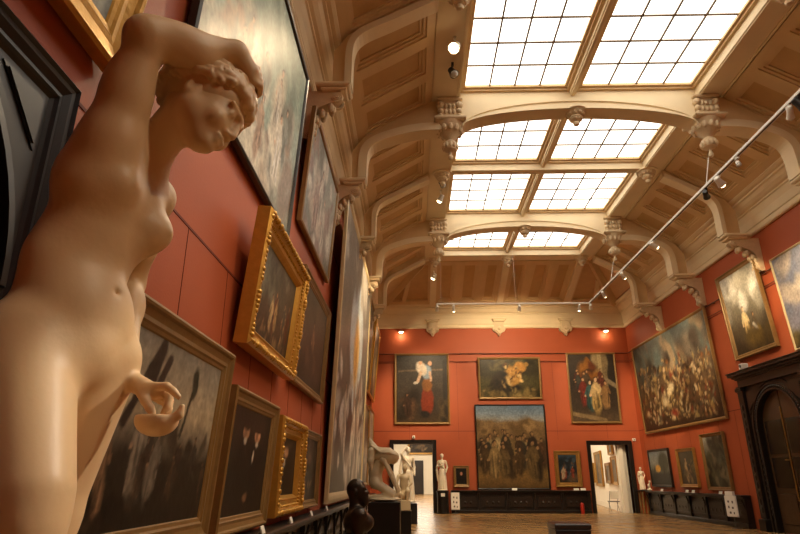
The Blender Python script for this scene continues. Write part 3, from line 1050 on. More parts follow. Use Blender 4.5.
CANVAS = canvas_mat()
GOLD = mat('old_gilding', srgb('#a88042'), rough=0.38, metal=0.55, noise=(9, 0.25), bump=(25, 0.004))
BRIGHT = mat('bright_gilding', srgb('#c2933f'), rough=0.33, metal=0.55, noise=(10, 0.2), bump=(22, 0.006))
BROWNG = mat('brown_gilt_wood', srgb('#8a6a3c'), rough=0.42, metal=0.25, noise=(8, 0.25), bump=(20, 0.003))
EBONY = mat('ebonised_frame', srgb('#1d1713'), rough=0.35, noise=(8, 0.3))
PALE = mat('pale_gilt_slip', srgb('#cdb98c'), rough=0.42, metal=0.2, noise=(6, 0.15))
LINEN = mat('raw_canvas_edge', srgb('#2b221b'), rough=0.8)


class Paint:
    """a little paint box: everything is laid down on an (nv, nu, 3) array of linear colour"""
    def __init__(s, nu, nv, asp, seed):
        s.nu, s.nv, s.asp = nu, nv, asp
        s.rs = np.random.RandomState(seed)
        s.u, s.v = np.meshgrid(np.linspace(0, 1, nu), np.linspace(0, 1, nv))
        s.c = np.zeros((nv, nu, 3))
        s.w1 = s.fbm(5); s.w2 = s.fbm(5)

    def fbm(s, f, octs=4):
        out = np.zeros((s.nv, s.nu)); a = 1.0; tot = 0
        for _ in range(octs):
            fx = max(2, int(f * max(1, s.asp))); fy = max(2, int(f / min(1, s.asp)))
            g = s.rs.rand(fy + 2, fx + 2)
            x = s.u * fx; y = s.v * fy
            xi = x.astype(int); yi = y.astype(int); xf = x - xi; yf = y - yi
            xf = xf * xf * (3 - 2 * xf); yf = yf * yf * (3 - 2 * yf)
            n = (g[yi, xi] * (1 - xf) + g[yi, xi + 1] * xf) * (1 - yf) + (g[yi + 1, xi] * (1 - xf) + g[yi + 1, xi + 1] * xf) * yf
            out += a * n; tot += a; a *= 0.55; f *= 2.1
        return out / tot - 0.5

    def grad(s, stops):
        v = s.v + 0.10 * s.w1
        vs = [a for a, _ in stops]
        cs = np.array([srgb(h) for _, h in stops])
        for k in range(3):
            s.c[..., k] = np.interp(v, vs, cs[:, k])
        return s

    def lay(s, m, col):
        col = np.array(srgb(col))
        m = np.clip(m, 0, 1)[..., None]
        s.c = s.c * (1 - m) + col * m
        return s

    def blob(s, u, v, ru, rv, col, soft=0.35, ang=0.0, warp=0.05, a=1.0):
        du = (s.u + warp * s.w1 - u) * s.asp; dv = s.v + warp * s.w2 - v
        c_, s_ = math.cos(ang), math.sin(ang)
        x = (du * c_ + dv * s_) / (ru * s.asp); y = (-du * s_ + dv * c_) / rv
        d = np.sqrt(x * x + y * y)
        return s.lay(a * np.clip((1 - d) / soft + 0.5, 0, 1), col)

    def bar(s, u0, v0, u1, v1, w, col, soft=0.4, a=1.0):
        ax, ay = u0 * s.asp, v0; bx, by = u1 * s.asp, v1
        px = (s.u + 0.015 * s.w1) * s.asp - ax; py = s.v + 0.015 * s.w2 - ay
        L2 = (bx - ax) ** 2 + (by - ay) ** 2 + 1e-9
        t = np.clip((px * (bx - ax) + py * (by - ay)) / L2, 0, 1)
        d = np.hypot(px - t * (bx - ax), py - t * (by - ay)) / w
        return s.lay(a * np.clip((1 - d) / soft + 0.5, 0, 1), col)

    def fig(s, u, v, h, cloth, skin='#c79a74', hair='#2a1b12', lean=0.0, cloth2=None):
        k = h / s.asp
        s.blob(u, v + 0.25 * h, 0.13 * k, 0.30 * h, cloth2 or cloth, 0.5, lean, 0.09)
        s.blob(u + lean * 0.2 * k, v + 0.60 * h, 0.12 * k, 0.22 * h, cloth, 0.3, lean)
        s.bar(u - 0.08 * k, v + 0.72 * h, u - 0.16 * k, v + 0.48 * h, 0.035 * h, cloth)
        s.bar(u + 0.08 * k, v + 0.72 * h, u + 0.15 * k, v + 0.52 * h, 0.035 * h, cloth)
        s.blob(u - 0.16 * k, v + 0.46 * h, 0.03 * k, 0.03 * h, skin, 0.5)
        s.blob(u, v + 0.895 * h, 0.06 * k, 0.075 * h, hair, 0.3)
        s.blob(u + 0.008 * k, v + 0.88 * h, 0.042 * k, 0.058 * h, skin, 0.4)
        def tone(c, f): return '#' + ''.join('%02x' % max(0, min(255, int(int(c.lstrip('#')[i:i + 2], 16) * f))) for i in (0, 2, 4))
        for q in range(7):      # folds: darker and lighter strokes down the cloth
            x = u + s.rs.uniform(-.10, .10) * k; f = (0.55, 1.3)[q % 2]
            s.bar(x, v + s.rs.uniform(.30, .66) * h, x + s.rs.uniform(-.05, .05) * k, v + s.rs.uniform(.02, .25) * h, 0.018 * h, tone(cloth2 or cloth, f), 1.2, 0.7)
        s.bar(u - 0.04 * k, v + 0.70 * h, u + 0.05 * k, v + 0.55 * h, 0.03 * h, tone(cloth, 1.25), 1.2, 0.5)
        return s

    def crowd(s, n, u0, u1, v0, v1, h, pal, skin='#a87c58'):
        for _ in range(n):
            s.fig(s.rs.uniform(u0, u1), s.rs.uniform(v0, v1), h * s.rs.uniform(0.8, 1.15), pal[s.rs.randint(len(pal))], skin, lean=s.rs.uniform(-.3, .3))
        return s

    def dabs(s, n, u0, u1, v0, v1, r, pal, ang=None):
        for _ in range(n):
            q = s.rs.uniform(0.5, 1.4) * r
            s.blob(s.rs.uniform(u0, u1), s.rs.uniform(v0, v1), q / s.asp * s.rs.uniform(.5, 1.3), q * s.rs.uniform(.6, 2.0), pal[s.rs.randint(len(pal))], 0.8, s.rs.uniform(-1, 1) if ang is None else ang, 0.09)
        return s

    def mottle(s, amt, f=9):
        n = s.fbm(f, 5)
        s.c = np.clip(s.c * (1 + amt * 2 * n[..., None]), 0.0005, 0.92)
        return s


FR = {  # outer-to-inner profile: (inset, height) in frame widths / metres
    'slim': [(0, 0), (0, 0.05), (0.35, 0.065), (0.7, 0.055), (1, 0.02)],
    'wood': [(0, 0), (0, 0.075), (0.12, 0.09), (0.22, 0.085), (0.30, 0.06), (0.55, 0.045), (0.72, 0.05), (0.80, 0.036), (0.93, 0.03), (1, 0.012)],
    'ornate': [(0, 0), (0, 0.13), (0.10, 0.16), (0.22, 0.165), (0.34, 0.12), (0.55, 0.08), (0.72, 0.075), (0.80, 0.09), (0.88, 0.07), (1, 0.02)],
}


def frame_mesh(mb, w, h, fw, prof, hs=1.0):
    rows = []
    for d, z in prof:
        i = d * fw
        rows.append([(i - w / 2, i, z * hs), (w / 2 - i, i, z * hs), (w / 2 - i, h - i, z * hs), (i - w / 2, h - i, z * hs)])
    return mb.strip(rows, True)


def painting(side, a, b, z0, z1, lean, off, fr, label, paint, res=60, fmat=None, fw=0.12, sub=None, cat='painting', seed=None, arch=False, name='framed_painting'):
    """side L/R/E; a..b along the wall (world y or x); lean: how far the top stands out more than the foot"""
    w = abs(b - a); h = math.hypot(z1 - z0, lean)
    mid = (a + b) / 2
    if side == 'L': loc = (XL + off, mid, z0); u = V(0, 1, 0); n = V(1, 0, 0)
    elif side == 'R': loc = (XR - off, mid, z0); u = V(0, -1, 0); n = V(-1, 0, 0)
    else: loc = (mid, YE - off, z0); u = V(1, 0, 0); n = V(0, -1, 0)
    t = math.asin(max(-0.6, min(0.6, lean / h)))
    up = V(0, 0, 1) * math.cos(t) + n * math.sin(t)
    nn = np.cross(u, up)
    M = Matrix(((u[0], up[0], nn[0]), (u[1], up[1], nn[1]), (u[2], up[2], nn[2])))
    root = thing(name, label, cat, loc)
    root.rotation_euler = M.to_euler()
    # canvas
    cw, chh = w - 2 * fw * 0.92, h - 2 * fw * 0.92
    nu = max(8, int(res)); nv = max(8, int(res * chh / cw))
    if nv > 150: nu = int(nu * 150 / nv); nv = 150
    p = Paint(nu, nv, cw / chh, seed if seed is not None else sum(map(ord, label)) % 997)
    paint(p)
    p.mottle(.22, 26)
    xs = -cw / 2 + cw * p.u; ys = fw * 0.92 + chh * p.v
    vs = np.stack([xs, ys, np.full_like(xs, 0.018)], -1).reshape(-1, 3)
    I = np.arange(nu * nv).reshape(nv, nu)
    q = np.stack([I[:-1, :-1], I[:-1, 1:], I[1:, 1:], I[1:, :-1]], -1).reshape(-1, 4)
    verts = vs.tolist(); faces = q.tolist()
    k = len(verts)      # sides and back of the stretched canvas
    x0, x1, y0, y1 = -cw / 2, cw / 2, fw * 0.92, fw * 0.92 + chh
    verts += [(x0, y0, 0.018), (x1, y0, 0.018), (x1, y1, 0.018), (x0, y1, 0.018), (x0, y0, -0.01), (x1, y0, -0.01), (x1, y1, -0.01), (x0, y1, -0.01)]
    faces += [(k, k + 4, k + 5, k + 1), (k + 1, k + 5, k + 6, k + 2), (k + 2, k + 6, k + 7, k + 3), (k + 3, k + 7, k + 4, k), (k + 7, k + 6, k + 5, k + 4)]
    me = bpy.data.meshes.new('canvas'); me.from_pydata(verts, [], faces)
    ca = me.color_attributes.new('Paint', 'FLOAT_COLOR', 'POINT')
    cols = np.ones((len(verts), 4), np.float32)
    cols[:nu * nv, :3] = p.c.reshape(-1, 3); cols[nu * nv:, :3] = 0.02
    ca.data.foreach_set('color', cols.ravel())
    link('canvas', me, CANVAS, root)
    # frame
    fm = MB(); frame_mesh(fm, w, h, fw, FR[fr])
    fm.box(-w / 2 + .004, w / 2 - .004, .004, h - .004, -0.03, 0.0)
    fo = fm.build('frame', fmat or GOLD, root)
    if fr == 'ornate':
        ob = MB(); rg = random.Random(3)
        hgt = 0.15
        def run(x0, y0, x1, y1):
            L = math.hypot(x1 - x0, y1 - y0); n = int(L / 0.055)
            for i in range(n + 1):
                t_ = i / n
                ob.sphere((x0 + (x1 - x0) * t_, y0 + (y1 - y0) * t_, hgt), 0.030 * rg.uniform(.6, 1.5), 6, 5, (1.1, 1.1, 0.9))
                ob.sphere((x0 + (x1 - x0) * t_ + (0.07 if x0 == x1 else 0.0) * (-1 if x0 > 0 else 1), y0 + (y1 - y0) * t_ + (0.07 if y0 == y1 else 0) * (-1 if y0 > h / 2 else 1), 0.09), 0.022 * rg.uniform(.6, 1.4), 6, 5)
        i = fw * 0.2
        run(-w / 2 + i, i, w / 2 - i, i); run(-w / 2 + i, h - i, w / 2 - i, h - i)
        run(-w / 2 + i, i, -w / 2 + i, h - i); run(w / 2 - i, i, w / 2 - i, h - i)
        ob.build('leaf_ornament', fmat or GOLD, fo, True)
    if off - (0.03) > 0.02:      # wooden blocks that hold the foot off the wall
        for s_ in (-1, 1):
            bl = MB().box(s_ * w * 0.35 - 0.05, s_ * w * 0.35 + 0.05, 0.04, 0.14, -off + 0.002, -0.028)
            bl.build('wall_block', LINEN, root)
    return root


# ----- left wall, upper row
def p_cloudy(p):
    p.grad([(0, '#77806f'), (0.5, '#a5a99c'), (1, '#8d9a94')]).dabs(60, 0, 1, 0, 1, 0.09, ['#c9c8b8', '#7c8577', '#b4b09c', '#959a8c', '#5f6a60'], 0.5).mottle(.25)
painting('L', 0.90, 3.24, 4.02, 6.4, 0.30, 0.06, 'wood', 'cloudy grey landscape in a wide bright gold frame, above the black portal', p_cloudy, 50, BRIGHT, 0.26)

def p_apoth(p):  # tones raised pale to stand in for skylight glare on the canvas
    p.grad([(0, '#8d9186'), (0.35, '#b3b3a6'), (0.7, '#93a39c'), (1, '#6f8983')])
    p.dabs(70, 0, 1, 0.3, 1, 0.10, ['#7f9890', '#a2b4ac', '#6a837c', '#93a79f'], 0.6)
    p.dabs(70, 0.1, 0.95, 0.02, 0.55, 0.07, ['#d6d0bf', '#b7a893', '#8d7d70', '#e2ddcf', '#a9907c', '#77786f'])
    p.crowd(9, 0.2, 0.9, 0.05, 0.35, 0.34, ['#c9bfae', '#a88d78', '#d9d4c7', '#8a8f88'], '#d3b49a').mottle(.25)
painting('L', 4.23, 8.62, 5.06, 8.13, 0.17, 0.06, 'slim', 'huge pale green-grey allegory in a thin black frame behind the statue head', p_apoth, 110, EBONY, 0.09)

def p_pale(p):
    p.grad([(0, '#6f6a60'), (0.4, '#a39d92'), (1, '#9aa79f')])
    p.dabs(60, 0, 1, 0, 1, 0.09, ['#c8beb0', '#a58f86', '#d9d6ca', '#83877e', '#8f7c74'])
    p.crowd(4, 0.2, 0.8, 0.05, 0.3, 0.55, ['#d3cabd', '#a99186', '#beb9ae'], '#d3b49a').mottle(.25)
painting('L', 9.47, 13.05, 5.80, 8.18, 0.16, 0.06, 'slim', 'pale figure painting in a thin olive frame, right of the huge pale allegory', p_pale, 60, BROWNG, 0.10)

# ----- left wall, middle row
def p_market(p):
    p.grad([(0, '#2e241d'), (0.4, '#4a3d31'), (1, '#5b5648')])
    p.dabs(20, 0, 1, 0.55, 1, 0.12, ['#6a6a5c', '#4d4a3e', '#7c7867'])
    p.crowd(7, 0.12, 0.9, 0.08, 0.2, 0.45, ['#7d5a3a', '#a28558', '#5a2f22', '#3b3f3a', '#b19a70']).dabs(12, 0.1, .9, 0, .15, 0.05, ['#826c4b', '#5c4a34']).mottle(.3)
painting('L', 6.39, 9.05, 2.93, 4.60, 0.15, 0.10, 'ornate', 'dark street scene in a deep ornate gold frame with leafy edges', p_market, 80, BRIGHT, 0.27)

def p_kneel(p):
    p.grad([(0, '#2a231d'), (0.5, '#3f372d'), (1, '#4c463a')])
    p.fig(0.52, 0.22, 0.52, '#7a6048', '#b08a66').blob(0.5, 0.28, 0.24, 0.13, '#5c4a3a').dabs(20, 0, 1, 0, 1, 0.1, ['#3a332a', '#4f473a', '#2e2820']).mottle(.3)
painting('L', 9.60, 12.78, 3.00, 5.02, 0.10, 0.06, 'wood', 'dim brown painting of a seated figure, right of the leafy gold frame', p_kneel, 50, BROWNG, 0.16)

# ----- the huge canvas with the arched glow
def p_arch(p):
    p.grad([(0, '#3f372f'), (0.3, '#5c5147'), (0.55, '#786d60'), (0.8, '#827c72'), (1, '#8d867c')])
    p.blob(0.52, 0.62, 0.23, 0.24, '#c3cdd0', 0.15, warp=.01).bar(0.52, 0.38, 0.52, 0.62, 0.085, '#c3cdd0', .2)
    p.blob(0.52, 0.55, 0.10, 0.16, '#d9b36c', .5).fig(0.52, 0.44, 0.28, '#c08a3e', '#d6a878', '#7a5a34')
    p.dabs(70, 0, 1, 0.05, 0.45, 0.035, ['#b8ad9c', '#8a7868', '#d8d0bf', '#6e5f52', '#a8917c', '#cfc6b8'])
    p.dabs(30, 0, 1, 0.8, 1, 0.05, ['#a39a8e', '#857c70', '#b5aea2'])
    p.crowd(8, .1, .9, .05, .25, .2, ['#c8bca8', '#947f6c', '#b0a48f']).mottle(.25)
painting('L', 13.85, 22.6, 0.98, 8.70, 0.26, 0.12, 'slim', 'wall-high canvas with a glowing arch and golden figure, pale thin frame', p_arch, 120, PALE, 0.22)

# ----- left wall, far pictures
def p_dim(p, k=0):
    p.grad([(0, '#3b3025'), (0.5, '#5d4c3a'), (1, '#6d6454')])
    p.dabs(30, 0, 1, 0, 1, 0.1, ['#8b7658', '#4a3c2e', '#9c8a6c', '#3a3026', '#7a5c40'])
    p.crowd(4, .15, .85, .05, .25, .5, ['#8a6a48', '#5b3c2a', '#a89878']).mottle(.3)
painting('L', 22.95, 25.85, 4.95, 8.60, 0.25, 0.08, 'slim', 'tall warm-brown figure painting high on the wall, just beyond the arched-glow canvas', p_dim, 40, GOLD, 0.12)
painting('L', 26.10, 29.3, 5.0, 8.40, 0.28, 0.10, 'slim', 'gold-edged upright painting high in the far left corner', lambda p: p_dim(p, 1), 40, BRIGHT, 0.14, seed=31)
painting('L', 23.10, 26.2, 1.25, 4.35, 0.06, 0.06, 'slim', 'brown painting hung low, just beyond the arched-glow canvas', p_dim, 40, BROWNG, 0.12, seed=57)
def p_palestone(p):
    p.grad([(0, '#6d6252'), (0.5, '#8b7f6c'), (1, '#9a9080')]).dabs(30, 0, 1, 0, 1, 0.12, ['#aa9f8c', '#7a6e5c', '#bdb29c']).mottle(.2)
painting('L', 26.5, 29.3, 1.25, 4.55, 0.05, 0.06, 'slim', 'faded grey painting hung low in the far left corner', p_palestone, 40, GOLD, 0.10)

# ----- left wall, lower row
def p_cross(p):
    p.grad([(0, '#1d1a15'), (0.36, '#2f2a22'), (0.50, '#7d7260'), (0.62, '#b5a384'), (1, '#8a867b')])
    p.dabs(26, 0, 1, 0.36, 0.52, 0.05, ['#38322a', '#2a251e', '#4a4236'])
    p.bar(0.30, 0.52, 0.46, 0.97, 0.035, '#332a24').bar(0.46, 0.94, 0.42, 0.72, 0.05, '#2e2722').bar(0.52, 0.90, 0.47, 0.72, 0.035, '#3a302a')
    p.bar(0.70, 0.50, 0.75, 0.78, 0.018, '#39382c').blob(0.755, 0.82, 0.028, 0.11, '#34372a', .4)
    p.blob(0.06, 0.84, 0.12, 0.07, '#3d3c30', .9)
    p.crowd(12, 0.45, 0.98, 0.12, 0.25, 0.26, ['#3b2f26', '#2a2420', '#4d3a2b', '#38322b'], '#6e5540')
    p.fig(0.42, 0.16, 0.52, '#8d8272', '#a98a6c', cloth2='#7a6f60').fig(0.24, 0.10, 0.45, '#7e6248', '#9c7a58').fig(0.55, 0.12, .42, '#6d6457', '#8f7458')
    p.dabs(20, 0, 1, 0, .14, .05, ['#241f19', '#1b1814', '#3a3026']).mottle(.25)
painting('L', 3.05, 5.98, 0.98, 2.70, 0.11, 0.06, 'wood', 'evening scene of figures below a raised post, framed in brown gilt behind the hand', p_cross, 120, BROWNG, 0.20)

def p_two(p):
    p.grad([(0, '#17120f'), (0.5, '#1f1915'), (1, '#2c241d')])
    for u, v in ((0.36, 0.77), (0.66, 0.76)):
        p.blob(u, v - 0.28, 0.17, 0.28, '#120f0d', .4).blob(u, v, 0.075, 0.065, '#b98a66', .35, warp=.01).blob(u, v + 0.055, 0.085, 0.035, '#2b1a12', .4, warp=.01).blob(u - .02, v - .01, .03, .04, '#8d6446', .8, warp=.01)
        p.blob(u - 0.0, v - 0.085, 0.035, 0.03, '#b8aa96', .5)
    p.blob(0.6, 0.55, 0.02, 0.06, '#cdbfa9', .5).blob(0.52, 0.16, 0.05, 0.035, '#7d5a3e', .7).mottle(.25)
painting('L', 6.22, 8.30, 0.95, 2.44, 0.09, 0.06, 'wood', 'dark double portrait of two pale-faced people in a brown gilt frame', p_two, 70, BROWNG, 0.18)

def p_single(p):
    p.grad([(0, '#1a1613'), (1, '#3a332b')]).blob(0.5, 0.35, .3, .35, '#14110f', .4).blob(0.48, 0.74, 0.11, 0.085, '#b98c66', .5).blob(0.42, 0.56, .05, .06, '#c9bba4', .6).mottle(.2)
painting('L', 8.62, 10.58, 1.00, 2.37, 0.03, 0.05, 'ornate', 'small dark portrait in a broad bright gold frame, low on the wall', p_single, 40, BRIGHT, 0.27)

def p_dark(p):
    p.grad([(0, '#2a211b'), (0.5, '#241d18'), (1, '#332a22')]).dabs(8, .2, .8, .12, .3, .05, ['#8d7458', '#7a5a42', '#a98f70']).blob(.5, .66, .12, .09, '#5c4334', .8).mottle(.3)
painting('L', 10.72, 12.72, 1.00, 2.36, 0.03, 0.05, 'wood', 'very dark still painting in a plain brown frame beside the broad gold frame', p_dark, 40, BROWNG, 0.14)

# ----- end wall
def p_lift(p):
    p.grad([(0, '#4a3a28'), (0.15, '#3c3228'), (0.6, '#453d35'), (1, '#3d3a36')])
    p.bar(0.05, 0.76, 0.95, 0.78, 0.012, '#6d5c48').bar(0.95, 0.1, 0.95, 0.9, .03, '#2f2a25')
    p.dabs(12, 0, .35, .05, .35, .06, ['#4d3a2a', '#5d4430', '#2f261e']).dabs(10, .7, 1, .02, .3, .06, ['#54452f', '#2d261e'])
    p.fig(0.22, 0.08, .36, '#3d2b20', '#7d5a40')
    p.blob(0.60, 0.32, 0.12, 0.22, '#84361e', .25).blob(0.60, 0.55, 0.10, 0.10, '#8a5a2c', .3).blob(0.57, .12, .09, .05, '#2a241f', .4)
    p.blob(0.60, 0.745, 0.09, 0.11, '#8fa0b0', .35).blob(0.50, 0.80, 0.09, 0.11, '#d9cbb8', .35, .4).blob(0.48, 0.885, .035, .03, '#d9a67e').blob(0.66, .88, .035, .03, '#d3a27c')
    p.bar(0.42, 0.6, 0.48, 0.74, .022, '#d6b598').blob(0.38, 0.58, 0.05, 0.02, '#d8cdbc').bar(.68, .62, .66, .74, .018, '#c9a488').mottle(.2)
painting('E', -0.94, 1.80, 4.02, 7.50, 0.12, 0.06, 'slim', 'tall dark painting of a lifted pale figure above a red robe, over the left doorway', p_lift, 66, BROWNG, 0.10)

def p_beast(p):
    p.grad([(0, '#6d5a34'), (0.25, '#4f4527'), (0.6, '#38331f'), (1, '#3e3822')])
    p.dabs(50, 0, 1, 0, 1, .10, ['#4a4426', '#2c2818', '#5c5230', '#352f1d'])
    p.blob(.36, .42, .17, .26, '#2e2418', .4).blob(.50, .24, .20, .10, '#1f1812', .5)
    p.blob(.55, .55, .15, .26, '#b98a45', .3, -.7).blob(.68, .78, .10, .15, '#b9853f', .3, -.5).blob(.46, .40, .09, .18, '#c9a468', .4)
    p.dabs(30, .42, .72, .32, .84, .035, ['#8a6430', '#5c4020', '#c99a55', '#d9b878', '#6d4c26'], -.7).dabs(14, .25, .48, .2, .6, .06, ['#1f1912', '#3a2e1c', '#2a2216'])
    p.blob(.78, .86, .04, .06, '#a8803f').dabs(20, 0, 1, 0, .2, .05, ['#7d6a3e', '#5c4e2c', '#8d7a4c']).mottle(.35)
painting('E', 3.25, 6.38, 5.22, 7.28, 0.14, 0.07, 'slim', 'wide dark painting of fighting animals with a tawny striped back, over the great middle canvas', p_beast, 72, BROWNG, 0.10)

def p_plain(p):      # plain generic gathering below walls
    p.grad([(0, '#5c4526'), (0.18, '#7d6136'), (0.28, '#3d3120'), (0.56, '#4a3a24'), (0.62, '#6e5636'), (0.80, '#7d6544'), (0.835, '#8c8f8c'), (0.9, '#7d8e9c'), (1, '#5c7389')])
    p.dabs(22, 0, 1, .60, .78, .05, ['#7a6140', '#66502f', '#8a6f48'])
    p.crowd(30, 0.03, .97, .22, .34, .36, ['#3a2a1a', '#57452c', '#2a2018', '#6d5836', '#8d7a54', '#4a3320', '#2f2a20'], '#8f6f48')
    p.crowd(10, 0.03, .97, .10, .18, .44, ['#46351f', '#33281a', '#7a6540', '#5c4a2c', '#2b231a'], '#94734c').mottle(.3)
painting('E', 3.00, 6.44, 1.03, 4.96, 0.05, 0.06, 'slim', 'great square canvas of a brown crowd under a blue-grey sky, centre of the end wall', p_plain, 90, EBONY, 0.07)

def p_steps(p):
    p.grad([(0, '#5c4a36'), (0.2, '#3c3228'), (0.6, '#2f2822'), (1, '#3a3128')])
    p.blob(.68, .88, .16, .22, '#a8946c', .5).bar(.60, .55, .60, 1.0, .03, '#8d7a58').bar(.78, .5, .78, 1.0, .035, '#7d6c4e')
    p.dabs(14, .25, .6, .66, .92, .06, ['#8a5a24', '#5c2f1a', '#7a4a20', '#3f2a1c'])
    p.bar(.78, .62, 1.0, .52, .03, '#8a7a60').bar(0, .12, .7, .02, .03, '#857050')
    p.crowd(9, .12, .85, .40, .55, .28, ['#4a261e', '#3a3a34', '#5c3024', '#4a3c2c'], '#b08660')
    p.fig(.28, .24, .42, '#6d2c24', '#c29470').fig(.42, .16, .46, '#3f5c5c', '#d8b896', cloth2='#35504e').fig(.56, .12, .56, '#c2a878', '#dcb48c', cloth2='#9c8250').fig(.76, .2, .42, '#8a6a44', '#b88c66').mottle(.22)
painting('E', 7.70, 10.14, 4.05, 7.50, 0.14, 0.06, 'slim', 'upright painting of a gathering on steps by pale columns, over the right doorway', p_steps, 70, BROWNG, 0.09)

def p_tiny(p):
    p.grad([(0, '#14110f'), (1, '#1c1815')]).blob(.5, .66, .11, .10, '#b9856a', .5).blob(.52, .3, .26, .22, '#0e0c0b', .5)
painting('E', 1.88, 2.62, 1.14, 2.10, 0.0, 0.05, 'wood', 'small black portrait with one pale face, low beside the white standing statue', p_tiny, 28, BROWNG, 0.13)

def p_blue(p):
    p.grad([(0, '#3a2f22'), (0.3, '#2a2a26'), (0.7, '#2e3a44'), (1, '#3a4a56')])
    p.dabs(26, .1, .95, .15, .8, .09, ['#1d2428', '#3c4c58', '#2a2420', '#5c4a36', '#1a1a1a']).crowd(5, .15, .85, .06, .2, .4, ['#a89478', '#7a3a2a', '#c2b092', '#5c4832']).mottle(.25)
painting('E', 6.70, 7.94, 1.15, 2.78, 0.03, 0.05, 'wood', 'small blue-dark battle painting in a broad gold frame beside the right doorway', p_blue, 36, GOLD, 0.20)

# ----- right wall
def p_battle(p):
    p.grad([(0, '#33271c'), (0.3, '#57432d'), (0.6, '#5c4c3a'), (0.8, '#555046'), (1, '#56625f')])
    p.dabs(40, 0, 1, .62, 1, .09, ['#5c6a66', '#4a4f48', '#6a6254', '#3f3a32', '#7a6a54'], .5)
    p.dabs(420, .02, .98, .06, .70, .020, ['#8a6d42', '#a88d60', '#4a3524', '#6d4a2c', '#7d5e3a', '#b5a078', '#33261b', '#6d3524', '#7a7058', '#95804f', '#2b2018'])
    p.crowd(34, .08, .95, .04, .52, .13, ['#7a5c36', '#a0865a', '#5a3020', '#4a4234', '#8a6f44', '#b0a07c'], '#a07c58')
    p.dabs(160, .10, .95, .05, .62, .016, ['#3a2c1e', '#57432d', '#98805a', '#c0a880', '#2b2018'])
    p.blob(.44, .40, .035, .05, '#c9b890', .9, .3, .12).blob(.38, .30, .03, .04, '#bfae88', .9, 0, .12).blob(.46, .14, .05, .04, '#7a3020', .9).mottle(.35, 14)
painting('R', 21.2, 28.85, 3.46, 7.50, 0.14, 0.06, 'slim', 'vast crowded battle painting with golden figures on the right wall', p_battle, 120, BROWNG, 0.11)

def p_glare(p):  # pale upper half paints the glare into the canvas colours
    p.grad([(0, '#3a3022'), (0.3, '#4d4433'), (0.6, '#77705f'), (0.85, '#b9b3a3'), (1, '#a8a294')])
    p.dabs(24, 0, 1, .5, 1, .12, ['#cfcabb', '#8d8777', '#b5ae9c'])
    p.fig(.44, .12, .46, '#c2ad80', '#d8b48c', cloth2='#b59a66').fig(.66, .1, .36, '#4a4030', '#94704c').bar(.62, .3, .78, .16, .02, '#a8a090').dabs(12, .4, 1, .0, .2, .07, ['#7d6428', '#4d3f22', '#5c4a24']).mottle(.25)
painting('R', 17.5, 19.9, 5.22, 8.10, 0.19, 0.06, 'wood', 'upright painting of a pale robed figure above the tall arched portal', p_glare, 56, BROWNG, 0.15)

def p_tower(p):
    p.grad([(0, '#33301f'), (0.14, '#5c5636'), (0.24, '#8a7f70'), (0.5, '#a89a94'), (0.75, '#94929c'), (1, '#7d8290')])
    p.dabs(34, 0, 1, .35, 1, .10, ['#c2b4a4', '#8a8a98', '#b3a4a0', '#d2c6b4', '#777c8c'])
    p.bar(.46, .1, .46, .62, .065, '#4a3a2c', .25).bar(.45, .6, .455, .86, .028, '#54443a', .3).bar(.30, .1, .32, .42, .07, '#5c4a38').bar(.62, .1, .60, .34, .09, '#4d3d2d')
    p.dabs(22, 0, 1, 0, .16, .06, ['#3a3a22', '#4d4c2c', '#2a2818', '#6a5a34']).mottle(.2)
painting('R', 13.6, 16.78, 4.92, 7.66, 0.16, 0.06, 'slim', 'painting of a dark church spire against a cloudy violet sky', p_tower, 60, PALE, 0.05)

def p_sun(p):
    p.grad([(0, '#1d1c1a'), (0.34, '#2e2d2a'), (0.42, '#6a6a5c'), (0.7, '#8a8d84'), (1, '#7a858c')])
    p.blob(.72, .66, .26, .30, '#3a3a28', .4).bar(.70, .2, .72, .6, .03, '#2a261c').blob(.40, .48, .13, .11, '#d9a23c', .25, warp=.01).dabs(10, 0, .3, .36, .5, .05, ['#4a4436', '#38342c']).mottle(.2)
painting('R', 26.6, 28.9, 1.17, 2.76, 0.02, 0.05, 'slim', 'dusk landscape with a glowing yellow patch, nearest the end wall corner', p_sun, 40, EBONY, 0.10)
def p_pair(p):
    p.grad([(0, '#3a2a1c'), (0.5, '#4d4028'), (1, '#4a4430')]).fig(.42, .1, .75, '#a08458', '#c9a074').fig(.62, .05, .6, '#7a5c3a', '#b58c60').dabs(16, 0, 1, .1, .9, .08, ['#5c4e30', '#3a3020', '#7a6844']).mottle(.25)
painting('R', 24.15, 25.75, 1.19, 2.66, 0.02, 0.05, 'wood', 'small golden-brown figure painting, middle one of the three low pictures', p_pair, 36, GOLD, 0.13)
def p_wood(p):
    p.grad([(0, '#33291c'), (0.4, '#3a3424'), (0.7, '#6a6a5a'), (1, '#a3a08f')])
    p.dabs(50, 0, 1, 0, .72, .08, ['#3d3a26', '#2a2618', '#5c5636', '#4d4a34', '#7a6f50']).dabs(16, .3, 1, .5, .95, .09, ['#4a4a38', '#5c5c48', '#38382a']).mottle(.3)
painting('R', 21.68, 23.42, 1.12, 3.08, 0.02, 0.05, 'wood', 'upright rocky woodland landscape, the low picture nearest the tall portal', p_wood, 40, BROWNG, 0.12)
